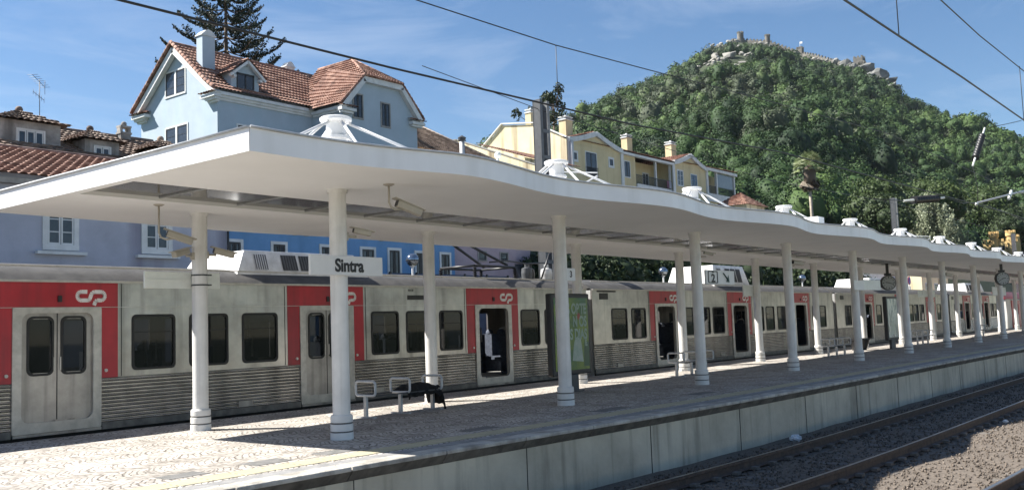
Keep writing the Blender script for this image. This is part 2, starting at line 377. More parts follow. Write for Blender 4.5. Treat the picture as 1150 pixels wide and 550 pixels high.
xs=np.unique(np.concatenate([np.arange(-60,140,4.),np.arange(140,1150,9.)]))
ys=np.unique(np.concatenate([np.arange(-1200,-40,60.),np.arange(-40,19,6.),np.array([19,19.2,19.4,19.6,19.8,20,20.2]),np.arange(21,60,1.5),np.arange(60,900,8.)]))
struct(grid(np.concatenate([[-1500,-400,-150],xs,[1300,1800,2500]]),np.concatenate([ys,[1100,1500,2500]]),lambda X,Y:hz(X,Y),'hills',HILLG))

# forest on the hill: thousands of crowns reading as one mass
FOL=tint_mat('hill_foliage',(.015,.033,.014),(.038,.076,.022),(.088,.138,.040),rough=.7,trans=.12)
_r=[x for x in FOL.node_tree.nodes if x.type=='VALTORGB'][0].color_ramp; _r.elements[1].position=.40; _r.elements[2].position=.80; _e=_r.elements.new(.88); _e.color=(.052,.070,.040,1); _e=_r.elements.new(1.0); _e.color=(.075,.092,.055,1)
# candidate points in polar grid
def forest_pts(sp,dmin,dmax,azmin,azmax,rg):
    pts=[]
    d=dmin
    while d<dmax:
        st=sp*(1+.0006*(d-130)); n=int(d*math.radians(azmax-azmin)/st)
        az=np.radians(azmin)+(np.arange(n)+rg.uniform(-.45,.45,n))*st/d
        dd=d+rg.uniform(-.45,.45,n)*st
        pts.append(np.stack([dd*np.sin(az),dd*np.cos(az)],1)); d+=st*.9
    return np.concatenate(pts)
rg=np.random.default_rng(5)
P=forest_pts(5.1,128,800,44,91,rg)
az=np.degrees(np.arctan2(P[:,0],P[:,1])); dd=np.hypot(P[:,0],P[:,1]); DR=np.interp(az,DA,DDs)
keep=(dd<DR+18)&(P[:,1]>38)&~((az>77.6)&(dd<215))&~((az>67.6)&(az<71.4)&(dd<150))
P=P[keep]; dd=dd[keep]; az=az[keep]; DR=DR[keep]
Z=hz(P[:,0],P[:,1])
# clearings around the boulder field below the castle
ROCKS=[(648,296.7,203,6),(684.8,310.8,218.7,7),(629.3,290.3,194,7),(634,292,196,6),(520.3,242.5,158,5),(522.9,236.8,157,7),(656.7,316.5,210,6),(515.2,253,155,5),(505.7,242.8,150,5.5),(502.5,238,146.5,4.5),(508.4,237.2,149.6,5),
(535.2,238.7,162.5,4),(541,235.5,163,5),(681.8,282.6,209.8,5),(669.5,272.8,202.3,4),(657.9,264.2,195.3,4.5),(663.5,261,195,3.5),(661,256.2,192.2,4),(671.5,245.6,189.5,5),(661.4,238,184.6,5),(687.5,242.6,194.8,4),
(681.8,234.6,193.3,4),(529.8,220.8,152.7,3),(530.8,215.8,150.3,3),(535.8,208.7,147,3.2),(695.4,256,203.5,5),(693,250.5,199.7,5.5)]
CRAGS=[(668.8,216.7,179,7),(665,212,176,6),(660.6,206.2,172.7,9),(656,200.7,169.5,9),(658.9,204.9,176,9),(651.3,195.5,170.6,9),(642.8,185.3,160.8,10),(626.2,177.8,154.4,8),(645,188,163.6,10),(623.8,171.8,151,6.5),(594.4,183.2,150.6,7),(673.2,222.4,182,6),(645.3,217.7,173.3,6)]
near=np.zeros(len(P),bool)
for (x,y,z,r) in ROCKS+CRAGS:
    ux,uy=x/math.hypot(x,y),y/math.hypot(x,y)
    rel=P-np.array([x,y]); al=rel[:,0]*ux+rel[:,1]*uy; ac=np.abs(-rel[:,0]*uy+rel[:,1]*ux)
    near|=(al<r*1.2)&(al>-r*2.6)&(ac<r*1.25)
P=P[~near];Z=Z[~near];dd=dd[~near];az=az[~near];DR=DR[~near]
CAST=np.array([(693,313),(694.1,307.1),(694.6,293.3),(694.7,285.3),(695.1,276.3),(694.8,260.4),(688,248),(681.8,234.5),(672.4,221.8),(661.9,208.6)],float)
CL=np.concatenate([CAST[i]+(CAST[i+1]-CAST[i])*u for i in range(9) for u in [np.linspace(0,1,8)[:,None]]])
dc=np.sqrt(((P[:,None,:]-CL[None])**2).sum(-1)).min(1) if len(P)<20000 else None
beh=(dd>np.interp(az,AZ,np.full(len(AZ),1.))*0+DR-2)&(dc<60)
kp=(dc>13)&~beh; P=P[kp];Z=Z[kp];dd=dd[kp];az=az[kp];DR=DR[kp];dc=dc[kp]
K=len(P); print('crowns',K)
gr=np.sin(P[:,0]*.013+1.3)*np.sin(P[:,1]*.019+.5)+.5*np.sin(P[:,0]*.035+P[:,1]*.03)
R=rg.uniform(1.8,4.3,K)*np.where(rg.random(K)<.12,1.35,1)*np.where(dd>DR-40,.72,1)*np.where(dd<220,.85,1)
asp=rg.uniform(.75,1.25,K); R=R*np.where(dc<45,.5,np.where(dc<80,.75,1))
tall=rg.random(K)<.16; asp=np.where(tall,rg.uniform(1.4,1.9,K),asp); R=np.where(tall,R*.7,R)
cen=np.stack([P[:,0],P[:,1],Z+R*asp*.72],1); r3=np.stack([R,R,R*asp],1)
tint=np.clip(.45+.16*gr+rg.normal(0,.16,K)-.18*(asp>1.3),0,1)
tint=np.clip(tint,0,.8)*.98
gz=(np.sin(P[:,0]*.017+P[:,1]*.011+.8)+.7*np.sin(P[:,1]*.031-P[:,0]*.012)); gm=((gz>.75)&(rg.random(K)<.55))|(rg.random(K)<.05); tint=np.where(gm,rg.uniform(.86,1,K),tint)
nl=np.where(dd<260,700,np.where(dd<450,340,200)).astype(int)
v,q,t=crowns(cen,r3,nl,1.0,rg,tint,up=.45,rough=.38)
# leaf size was 1.0*r: rescale by level
ls=np.where(dd<260,.060,np.where(dd<450,.085,.115)); fac=np.repeat(np.repeat(ls,nl),4)
vc=v.reshape(-1,4,3).mean(1).repeat(4,0); v=vc+(v-vc)*fac[:,None]
o=struct(fastmesh('hillside_forest',v,q,FOL,tint=t),'stuff'); tag(o,'dense green woodland covering the hill below the castle','forest')
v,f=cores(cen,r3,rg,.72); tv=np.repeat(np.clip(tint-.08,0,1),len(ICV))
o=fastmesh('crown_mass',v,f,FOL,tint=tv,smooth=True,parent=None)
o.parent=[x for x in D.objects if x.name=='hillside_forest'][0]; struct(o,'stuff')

def boulder(mb,c,r,rg,flat=.75,el=1.0):
    import bmesh
    n=22; p=rg.normal(size=(n,3)); p/=np.linalg.norm(p,axis=1,keepdims=True); p*=rg.uniform(.82,1.0,(n,1))
    p*=np.array([r*rg.uniform(.7,1.2),r*rg.uniform(.7,1.5)*el,r*flat*rg.uniform(.6,1.1)])
    a=rg.uniform(-.5,.5); t=rg.uniform(-.7,.7); Rx=np.array([[1,0,0],[0,cos(t),-sin(t)],[0,sin(t),cos(t)]]); Rz=np.array([[cos(a),-sin(a),0],[sin(a),cos(a),0],[0,0,1]]); p=p@Rx.T@Rz.T+np.array(c)
    bm=bmesh.new(); [bm.verts.new(q) for q in p]; bmesh.ops.convex_hull(bm,input=bm.verts); bm.verts.ensure_lookup_table(); bm.verts.index_update()
    mb.add([tuple(v.co) for v in bm.verts],[tuple(v.index for v in f.verts) for f in bm.faces]); bm.free()
def ico3():
    import bmesh
    bm=bmesh.new(); bmesh.ops.create_icosphere(bm,subdivisions=3,radius=1)
    v=np.array([x.co[:] for x in bm.verts]); f=np.array([[y.index for y in x.verts] for x in bm.faces]); bm.free(); return v,f
ICV2,ICF2=ico3()
rg=np.random.default_rng(9)
m=MB()
for (x,y,z,r) in ROCKS:
    zz=float(hz(x,y))
    for k in range(7):
        a=rg.uniform(-r,r,2)*1.9; rr=r*rg.uniform(.18,.50)
        boulder(m,(x+a[0]*.6,y+a[1],float(hz(x+a[0]*.6,y+a[1]))+rr*.45),rr,rg,.85)
o=m.build('boulder_field',ROCK); struct(o,'stuff'); tag(o,'pale granite boulders scattered on the hill under the castle','rocks')
m=MB()
for (x,y,z,r) in CRAGS:
    for k in range(3):
        a=rg.uniform(-r,r,2)*.7; rr=r*rg.uniform(.35,.6)
        boulder(m,(x+a[0]*.5,y+a[1],float(hz(x+a[0]*.5,y+a[1]))+rr*.55),rr,rg,.95)
o=m.build('crag',ROCKD); struct(o,'structure')
# the castle on the crest
ct=thing('hilltop_castle','ruined stone castle with crenellated walls and towers on the hill crest','castle',(694,285,218))
def merlons(m,p,q,z,t,h,st=2.6):
    d=math.hypot(q[0]-p[0],q[1]-p[1]); n=max(2,int(d/st))
    for i in range(n):
        a=(i+.2)/n; b=(i+.72)/n; za=z[0]+(z[1]-z[0])*a
        m.beam((p[0]+(q[0]-p[0])*a,p[1]+(q[1]-p[1])*a,za),(p[0]+(q[0]-p[0])*b,p[1]+(q[1]-p[1])*b,za),t,h)
WP=[(693,313),(694.1,307.1),(694.6,293.3),(694.7,285.3),(695.1,276.3),(694.8,260.4),(688,248),(681.8,234.5),(672.4,221.8),(661.9,208.6)]
for i in range(len(WP)-1):
    p,q=WP[i],WP[i+1]; p=(p[0]+2,p[1]);q=(q[0]+2,q[1]); za=float(hz(*p))+.4; zb=float(hz(*q))+.4
    m=MB(); m.beam((*p,za),(*q,zb),1.6,5.2); merlons(m,p,q,(za+3.1,zb+3.1),1.0,1.3); m.build('curtain_wall',CASTLE,ct)
def tower(x,y,w,h,rd=True):
    z=float(hz(x,y)); m=MB()
    if rd:
        m.lathe([(w*1.05,z-4),(w,z+h),(w*.7,z+h),(w*.7,z+h-1),(0,z+h-1)],x,y,16)
        for k in range(8):
            a=2*PI*k/8; m.box(x+w*.85*cos(a)-.5,x+w*.85*cos(a)+.5,y+w*.85*sin(a)-.5,y+w*.85*sin(a)+.5,z+h-.05,z+h+1.3)
    else:
        m.box(x-w,x+w,y-w,y+w,z-4,z+h)
        for a in(-1,0,1):
            for b in(-1,0,1):
                if a or b: m.box(x+a*w*.8-.55,x+a*w*.8+.55,y+b*w*.8-.55,y+b*w*.8+.55,z+h-.05,z+h+1.3)
    m.build('tower',CASTLE,ct)
tower(695,308,2.5,7.5); tower(692,312.5,1.8,4.5); tower(697,286.5,2.0,7.5); tower(697,261,2.1,6.5,False); tower(661,206,3.2,8.5,False); tower(657,203,2,5.5,False)
m=MB(); z=float(hz(697,261)); m.tube([(697,261,z+6),(697,261,z+12)],.12,6); m.box(697,697.1,259,261,z+10.5,z+12); m.build('flag',WHW,ct)

# clear blue air between here and the hill
AIR=D.materials.new('air_haze'); AIR.use_nodes=True; t=AIR.node_tree; t.nodes.remove(t.nodes['Principled BSDF']); pv_=t.nodes.new('ShaderNodeVolumePrincipled')
pv_.inputs['Color'].default_value=(.80,.88,1,1); pv_.inputs['Density'].default_value=.00005; pv_.inputs['Anisotropy'].default_value=.2
t.links.new(pv_.outputs[0],t.nodes['Material Output'].inputs['Volume'])
m=MB(); m.box(-1510,2510,-1210,2510,-620,262); o=m.build('haze',AIR); struct(o,'stuff')
# ================================================================== platform, tracks
EX=np.array([-40,2,6,8.2,10,13,16.8,24.2,33.8,40.2,60,85,130]); EY=np.array([8.25,8.25,8.25,8.22,8.1,7.85,7.68,7.55,7.40,7.25,6.6,5.6,3.6])
def ey(x): return float(np.interp(x,EX,EY))
EXs=np.linspace(-40,130,341); k=np.ones(13)/13; EYs=np.convolve(np.pad(np.interp(EXs,EX,EY),6,mode='edge'),k,'valid')
def ey(x): return float(np.interp(x,EXs,EYs))
def cobble():
    m=D.materials.new('wave_cobbles'); m.use_nodes=True; t=m.node_tree; n=t.nodes; l=t.links; b=n['Principled BSDF']; b.inputs['Roughness'].default_value=.8
    tc=n.new('ShaderNodeTexCoord'); sp=n.new('ShaderNodeSeparateXYZ'); l.new(tc.outputs['Object'],sp.inputs[0])
    def M(op,a,b2=None,c=None):
        x=n.new('ShaderNodeMath'); x.operation=op
        for i,q in enumerate((a,b2,c)):
            if q is None: continue
            if isinstance(q,(int,float)): x.inputs[i].default_value=q
            else: l.new(q,x.inputs[i])
        return x.outputs[0]
    # courses of setts laid in scallops across the platform
    s=M('ABSOLUTE',M('SINE',M('MULTIPLY',sp.outputs[1],3.9)))
    wx=M('ADD',sp.outputs[0],M('MULTIPLY',s,.24))
    wob=n.new('ShaderNodeTexNoise'); wob.inputs['Scale'].default_value=1.6; wob.inputs['Detail'].default_value=3; l.new(tc.outputs['Object'],wob.inputs['Vector'])
    wx=M('ADD',wx,M('MULTIPLY',wob.outputs[0],.26))
    cb=n.new('ShaderNodeCombineXYZ'); l.new(wx,cb.inputs[0]); l.new(M('ADD',sp.outputs[1],M('MULTIPLY',wob.outputs[0],.1)),cb.inputs[1])
    v=n.new('ShaderNodeTexVoronoi'); v.feature='DISTANCE_TO_EDGE'; v.inputs['Scale'].default_value=10.5; v.inputs['Randomness'].default_value=.42
    v2=n.new('ShaderNodeTexVoronoi'); v2.inputs['Scale'].default_value=10.5; v2.inputs['Randomness'].default_value=.42
    l.new(cb.outputs[0],v.inputs['Vector']); l.new(cb.outputs[0],v2.inputs['Vector'])
    j=n.new('ShaderNodeValToRGB'); j.color_ramp.elements[0].position=.03; j.color_ramp.elements[1].position=.16
    j.color_ramp.elements[0].color=(.30,.28,.26,1); j.color_ramp.elements[1].color=(1,1,1,1); l.new(v.outputs['Distance'],j.inputs[0])
    sc=n.new('ShaderNodeSeparateColor'); l.new(v2.outputs['Color'],sc.inputs[0])
    cr=n.new('ShaderNodeValToRGB'); cr.color_ramp.elements[0].color=(.40,.37,.335,1); cr.color_ramp.elements[1].color=(.62,.585,.54,1); l.new(sc.outputs[0],cr.inputs[0])
    # every so often a course has a deep gap, read as dark scalloped lines
    ln=M('FRACT',M('MULTIPLY',wx,3.3)); ln=M('LESS_THAN',ln,.11)
    nb=n.new('ShaderNodeTexNoise'); nb.inputs['Scale'].default_value=1.1; nb.inputs['Detail'].default_value=5; l.new(tc.outputs['Object'],nb.inputs['Vector'])
    g=n.new('ShaderNodeValToRGB'); g.color_ramp.elements[0].position=.3; g.color_ramp.elements[1].position=.62; g.color_ramp.elements[0].color=(.66,.65,.63,1); g.color_ramp.elements[1].color=(1,1,1,1); l.new(nb.outputs[0],g.inputs[0])
    def mul(a,b3,f=1):
        x=n.new('ShaderNodeMix'); x.data_type='RGBA'; x.blend_type='MULTIPLY'
        if isinstance(f,(int,float)): x.inputs[0].default_value=f
        else: l.new(f,x.inputs[0])
        l.new(a,x.inputs[6])
        if isinstance(b3,tuple): x.inputs[7].default_value=b3
        else: l.new(b3,x.inputs[7])
        return x.outputs[2]
    c=mul(cr.outputs[0],j.outputs[0]); c=mul(c,g.outputs[0]); c=mul(c,(.60,.585,.57,1),M('MULTIPLY',ln,M('GREATER_THAN',wob.outputs[0],.44)))
    l.new(c,b.inputs['Base Color'])
    bp=n.new('ShaderNodeBump'); bp.inputs['Strength'].default_value=.7; bp.inputs['Distance'].default_value=.025
    l.new(M('MINIMUM',v.outputs['Distance'],.2),bp.inputs['Height']); l.new(bp.outputs[0],b.inputs['Normal'])
    return m
COB=cobble()
X0,X1=-40,130; YB=15.38
m=MB(); n=110
for i in range(n):
    a=X0+(X1-X0)*i/n; b=X0+(X1-X0)*(i+1)/n
    m.quad((a,ey(a)+.42,0),(b,ey(b)+.42,0),(b,YB,0),(a,YB,0))
o=struct(m.build('platform_paving',COB))
m=MB()          # body below: front wall, back wall
for i in range(n):
    a=X0+(X1-X0)*i/n; b=X0+(X1-X0)*(i+1)/n
    m.quad((a,ey(a)+.10,-1.1),(b,ey(b)+.10,-1.1),(b,ey(b)+.10,-.17),(a,ey(a)+.10,-.17))
m.quad((X0,YB,-1.1),(X1,YB,-1.1),(X1,YB,0),(X0,YB,0))
struct(m.build('platform_wall',CONC))
m=MB()          # vertical joints in the wall, real grooves filled dark
x=-20.
while x<110:
    m.box(x-.007,x+.007,ey(x)+.094,ey(x)+.13,-1.05,-.17); x+=3.05
struct(m.build('wall_joint',mat('joint_dirt',(.035,.035,.03),rough=.95)))
m=MB(); m2=MB(); x=-20.
while x<120:    # coping slabs with open joints: a pale lip over a dark undercut
    b=x+1.52-.016; y0,y1=ey(x),ey(b)
    P_=[(0,-.05),(.30,-.05),(.30,.004),(.012,.004),(0,-.008)]
    m.add([(x,y0+p,z) for p,z in P_]+[(b,y1+p,z) for p,z in P_],[(0,1,2,3,4),(9,8,7,6,5)]+[(i,(i+1)%5,5+(i+1)%5,5+i) for i in range(5)])
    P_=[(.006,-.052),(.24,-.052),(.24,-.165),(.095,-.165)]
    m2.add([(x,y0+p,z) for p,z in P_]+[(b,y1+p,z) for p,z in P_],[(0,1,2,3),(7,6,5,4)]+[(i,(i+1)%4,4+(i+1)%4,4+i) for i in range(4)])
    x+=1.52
struct(m.build('platform_coping',COPE,bevel=.008))
struct(m2.build('coping_undercut',mat('coping_shade_stain',(.17,.16,.14),(.07,.066,.058),scale=3,rough=.95,bump=.5,bscale=15,detail=8)))  # shade beneath the lip, along with stains, is put into this dark colour
m=MB()
for i in range(n):
    a=X0+(X1-X0)*i/n; b=X0+(X1-X0)*(i+1)/n
    m.quad((a,ey(a)+.30,.002),(b,ey(b)+.30,.002),(b,ey(b)+.52,.006),(a,ey(a)+.52,.006))
struct(m.build('platform_border',BORD))
def tactile():
    m=mat('tactile_yellow',(.52,.47,.31),(.40,.37,.26),scale=3,rough=.8); t=m.node_tree; n=t.nodes; l=t.links
    tc=n.new('ShaderNodeTexCoord'); w=n.new('ShaderNodeTexWave'); w.wave_type='BANDS'; w.bands_direction='DIAGONAL'; w.inputs['Scale'].default_value=5.5
    l.new(tc.outputs['Object'],w.inputs['Vector'])
    bp=n.new('ShaderNodeBump'); bp.inputs['Strength'].default_value=1; bp.inputs['Distance'].default_value=.02; l.new(w.outputs[0],bp.inputs['Height'])
    l.new(bp.outputs[0],n['Principled BSDF'].inputs['Normal']); return m
m=MB()
for i in range(int((X1-X0)/.4)):
    a=X0+.4*i; b=a+.385
    m.box(a,b,ey(a)+.62,ey(a)+.98,-.02,.006)
struct(m.build('tactile_strip',tactile()))
# dark granite patches beside the strip
m=MB()
for x,y,a,b in ((6.9,9.35,.55,.35),(7.9,9.3,.5,.3),(10.6,9.25,.7,.28),(13.8,9.0,.9,.3),(5.8,9.4,.5,.3),(17.5,9.1,.8,.3)): m.box(x,x+a,y,y+b,-.01,.004)
struct(m.build('paving_patch',mat('dark_patch',(.19,.185,.18),(.12,.12,.115),scale=6,rough=.85)))
# opposite platform the camera stands on
m=MB(); m.box(-40,110,-6,.05,-1.1,0); struct(m.build('near_platform',CONC)); 
# ballast
def ballastmat():
    m=mat('ballast_gravel',(.17,.14,.112),(.075,.062,.05),scale=16,rough=.95,bump=1,bscale=22,detail=8); return m
bl=struct(grid(np.arange(-40,135,1.2),np.arange(0,20.01,.25),lambda X,Y:-.93+.012*np.sin(X*3+Y*5)+0*X,'ballast',ballastmat()))
def raily(k): return lambda x: ey(x)+(-.60-.30*0)-k
def track(label,off,x0=-10,x1=110,y=None):
    yy=(lambda x: ey(x)-off) if y is None else (lambda x:y)
    t=thing('railway_track',label,'track',(x0,yy(x0),-.95),'railway tracks')
    for s in(-.834,.834):
        head=[(-.036,.0),(-.036,-.04),(-.012,-.055),(-.012,-.13),(-.07,-.15),(-.07,-.16),(.07,-.16),(.07,-.15),(.012,-.13),(.012,-.055),(.036,-.04),(.036,0)]
        for nm,mt,prof in(('rail',RAILM,head),):
            m=MB(); xsr=np.linspace(x0,x1,70); vs=[]
            for x in xsr: vs+=[(x,yy(x)+s+p[0],-.74+p[1]) for p in prof]
            k=len(prof); fs=[(i*k+j,i*k+(j+1)%k,(i+1)*k+(j+1)%k,(i+1)*k+j) for i in range(69) for j in range(k)]
            m.add(vs,fs); r=m.build('rail',mt,t)
        m=MB()
        for i in range(69):
            a,b=xsr[i],xsr[i+1]; m.add([(a,yy(a)+s-.026,-.737),(b,yy(b)+s-.026,-.737),(b,yy(b)+s+.026,-.737),(a,yy(a)+s+.026,-.737)],[(0,1,2,3)])
        m.build('running_surface',RAILT,r)
    x=x0+.3; cnt=0; m2=MB()
    while x<x1:
        m=MB() if cnt<100 else m2
        c=yy(x); m.box(x-.12,x+.12,c-1.28,c+1.28,-1.05,-.928)
        for s in(-.834,.834):
            for e in(-.12,.12): m.box(x-.07,x+.07,c+s+e-.05,c+s+e+.05,-.905,-.862)
        if cnt<100 and x>8: m.build('sleeper',SLEEP,t); cnt+=1
        elif m is not m2: m2.v and None; o=len(m2.v); m2.v+=m.v; m2.f+=[tuple(i+o for i in f) for f in m.f]; m2.sm+=m.sm; m2.mi+=m.mi
        x+=.62
    o=m2.build('sleeper_run',SLEEP,t); o['kind']='stuff'
track('shaded track directly below the concrete platform wall',1.92)
track('track nearest the camera with sunlit ballast beside it',5.80)
track('track hidden beneath the stainless steel train',0,y=17.75)
# loose stones
rg=np.random.default_rng(3)
n=42000
X=8+46*rg.random(n)**1.5; Yd=rg.uniform(.15,9.5,n); Y=np.interp(X,EXs,EYs)-Yd
kp=(Y>.3)
X,Y,Yd=X[kp],Y[kp],Yd[kp]; n=len(X)
base=np.array([(1,0,0),(-1,0,0),(0,1,0),(0,-1,0),(0,0,1),(0,0,-1)],float); tf=np.array([(0,2,4),(2,1,4),(1,3,4),(3,0,4),(2,0,5),(1,2,5),(3,1,5),(0,3,5)])
s=rg.uniform(.010,.026,n); sc=rg.uniform(.6,1.3,(n,1,3))*s[:,None,None]
A=rg.normal(size=(n,3,3)); Q,_=np.linalg.qr(A)
v=np.einsum('nij,vj->nvi',Q,base)*sc+rg.normal(0,.15,(n,6,3))*s[:,None,None]; v+=np.stack([X,Y,np.full(n,-.925)+s*.4],1)[:,None,:]
o=struct(fastmesh('ballast_stones',v.reshape(-1,3),(tf[None]+np.arange(n)[:,None,None]*6).reshape(-1,3),tint_mat('ballast_stone',(.06,.05,.041),(.14,.115,.094),(.25,.21,.175),rough=.9),tint=np.repeat(np.clip(rg.normal(.42,.22,n),0,1),6)),'stuff')
tag(o,'loose grey ballast stones between and beside the rails','gravel')
# litter
def rag(name,label,x,y,r,m_,z=-.9):
    mm=MB(); v=ICV2*np.array([r,r*.7,r*.45]); v=v*(1+.25*np.sin(ICV2[:,[1]]*7+ICV2[:,[0]]*9)); mm.add([tuple(p+np.array([x,y,z+r*.2])) for p in v],[tuple(f) for f in ICF2])
    return tag(mm.build(name,m_,off=(x,y,z)),label,'litter')
rag('crumpled_paper','crumpled pale paper lying on ballast at the foot of the platform wall',18.2,7.4,.14,SIGNW)
rag('crumpled_paper','small white scrap of paper on the ballast between the two tracks',22.6,4.5,.07,SIGNW)

# ================================================================== canopy
CX0,CX1=6.45,96.
def cf(x):
    r=8.55+.19*-cos(2*PI*(x-9.75)/5.57); b=min(1,max(0,(x-7.2)/2.4)); return 8.80*(1-b)+r*b
def cb(x):
    r=15.80+.07*cos(2*PI*(x-16.9)/5.57); b=min(1,max(0,(x-6.4)/4.)); return 15.45*(1-b)+r*b
ZS,ZT=3.60,3.868
can=thing('platform_canopy','long white station canopy with a wavy edge running over the island platform','canopy',(CX0,12,ZS))
xs_=list(np.arange(CX0,CX1+.01,.3))
SK0,SK1=11.52,12.95
m=MB()
for a,b in zip(xs_[:-1],xs_[1:]):
    m.quad((a,cf(a),ZS),(b,cf(b),ZS),(b,SK0,ZS),(a,SK0,ZS)); m.quad((a,SK1,ZS),(b,SK1,ZS),(b,cb(b),ZS),(a,cb(a),ZS))
m.quad((CX0,SK0,ZS-.0),(CX0+.16,SK0,ZS),(CX0+.16,SK1,ZS),(CX0,SK1,ZS))
for y in(SK0,SK1): m.quad((CX0,y,ZS),(CX1,y,ZS),(CX1,y,ZS+.1),(CX0,y,ZS+.1))
m.quad((CX0+.16,SK0,ZS),(CX0+.16,SK1,ZS),(CX0+.16,SK1,ZS+.1),(CX0+.16,SK0,ZS+.1))
m.build('soffit',SOFF,can)
m=MB()
for a,b in zip(xs_[:-1],xs_[1:]):
    for f,sg in((cf,-1),(cb,1)):
        m.add([(a,f(a)+sg*.004,ZS-.006),(b,f(b)+sg*.004,ZS-.006),(b,f(b)+sg*.004,ZT),(a,f(a)+sg*.004,ZT)],[(0,1,2,3)],True)
for x,sg in((CX0,-1),(CX1,1)): m.quad((x+sg*.004,cf(x),ZS-.006),(x+sg*.004,cb(x),ZS-.006),(x+sg*.004,cb(x),ZT),(x+sg*.004,cf(x),ZT))
m.build('fascia',FASC,can)
m=MB()
for a,b in zip(xs_[:-1],xs_[1:]): m.quad((a,cf(a)+.03,ZT-.01),(b,cf(b)+.03,ZT-.01),(b,cb(b)-.03,ZT-.01),(a,cb(a)-.03,ZT-.01))
m.build('roof_sheet',FASC,can)
m=MB(); fl=lambda f,sg:[(x,f(x)+sg*.02,ZT+.004) for x in xs_]
m.tube(fl(cf,-1),.016,6); m.tube(fl(cb,1),.016,6); m.tube([(CX0-.02,cf(CX0),ZT+.004),(CX0-.02,cb(CX0),ZT+.004)],.016,6)
m.build('edge_flashing',GALV,can)
m=MB(); m.quad((CX0+.16,SK0,ZS+.06),(CX1,SK0,ZS+.06),(CX1,SK1,ZS+.06),(CX0+.16,SK1,ZS+.06)); m.build('skylight',SKYL,can)
x=CX0+1.4
while x<CX1: m=MB(); m.box(x-.012,x+.012,SK0,SK1,ZS+.035,ZS+.057); m.build('skylight_bar',GALV,can); x+=1.3925
HX=[9.2+5.57*k for k in range(16)]
def hub(x,y):
    m=MB(); z=ZT-.01
    m.lathe([(.21,z),(.18,z+.2),(.14,z+.40),(.155,z+.44),(.155,z+.49),(.195,z+.49),(.195,z+.53)],x,y,20)
    m.lathe([(.145,z+.50),(.145,z+.74),(.215,z+.74),(.235,z+.765),(.235,z+.80),(.21,z+.815),(0,z+.815)],x,y,24)
    h=m.build('roof_hub',WHITE,can)
    for k in range(6):
        a=2*PI*(k+.25)/6; ca,sa=cos(a),sin(a)
        g=MB(); g.beam((x+.18*ca,y+.18*sa,z+.50),(x+.18*ca,y+.18*sa,z+.76),.035,.05)
        g.build('pocket_rib',WHITE,h)
        g=MB(); L_=(1.75 if k%2 else 1.0)*(1 if x<16 else .85)
        g.tube([(x+.19*ca,y+.19*sa,z+.72),(x+L_*ca,y+L_*sa,z+.01)],.022,8); g.box(x+L_*ca-.09,x+L_*ca+.09,y+L_*sa-.09,y+L_*sa+.09,z,z+.03)
        g.build('tie_strut',WHITE,h)
for x in HX: hub(x,10.47)
m=MB(); m.box(25.1,25.55,9.2,9.7,ZT,ZT+.32); m.build('roof_box',WHITE,can)
m=MB(); m.tube([(11.4,9.2,ZT),(11.4,9.2,ZT+.28)],.02,8); m.sphere((11.4,9.2,ZT+.33),.055); m.build('roof_beacon',SIGNB,can)
# columns
ORD=['first','second','third','fourth','fifth','sixth','seventh','eighth','ninth','tenth','eleventh','twelfth','thirteenth','fourteenth','fifteenth','sixteenth']
def column(x,y,label,group):
    t=thing('canopy_column',label,'column',(x,y,0),group)
    m=MB(); m.lathe([(.127,.33),(.127,ZS-.02)],x,y,28); m.build('shaft',COLW,t)
    m=MB(); m.lathe([(.150,ZS-.05),(.150,ZS),(0,ZS)],x,y,28); m.lathe([(0,ZS-.05),(.150,ZS-.05)],x,y,28); m.build('top_plate',COLW,t)
    m=MB()
    m.lathe([(.166,.0),(.166,.095),(.155,.10),(.155,.118),(.163,.123),(.163,.215),(.152,.22),(.152,.24),(.160,.245),(.160,.325),(.148,.345),(.127,.35)],x,y,32); m.build('base_collar',COLW,t)
    m=MB(); m.lathe([(.156,.099),(.156,.119)],x,y,28); m.lathe([(.1535,.219),(.1535,.241)],x,y,28); m.build('collar_groove',mat('groove_dirt',(.12,.12,.115)),t)
    return t
for k,x in enumerate(HX):
    nm=ORD[k]
    lf={0:'white round canopy column in the front row carrying the Sintra name board',1:'white front-row column standing in front of the green poster case',2:'white front-row column with the platform 2 arrow sign',
        4:'white front-row column with a plain white board at head height'}.get(k,'white round canopy column, %s from the left in the front row'%nm)
    lb={0:'white back-row column at the left with the back of a name board strapped to it'}.get(k,'white round canopy column, %s from the left in the back row beside the train'%nm)
    column(x,10.47,lf,'front row of canopy columns'); column(x-.06,13.87,lb,'back row of canopy columns')
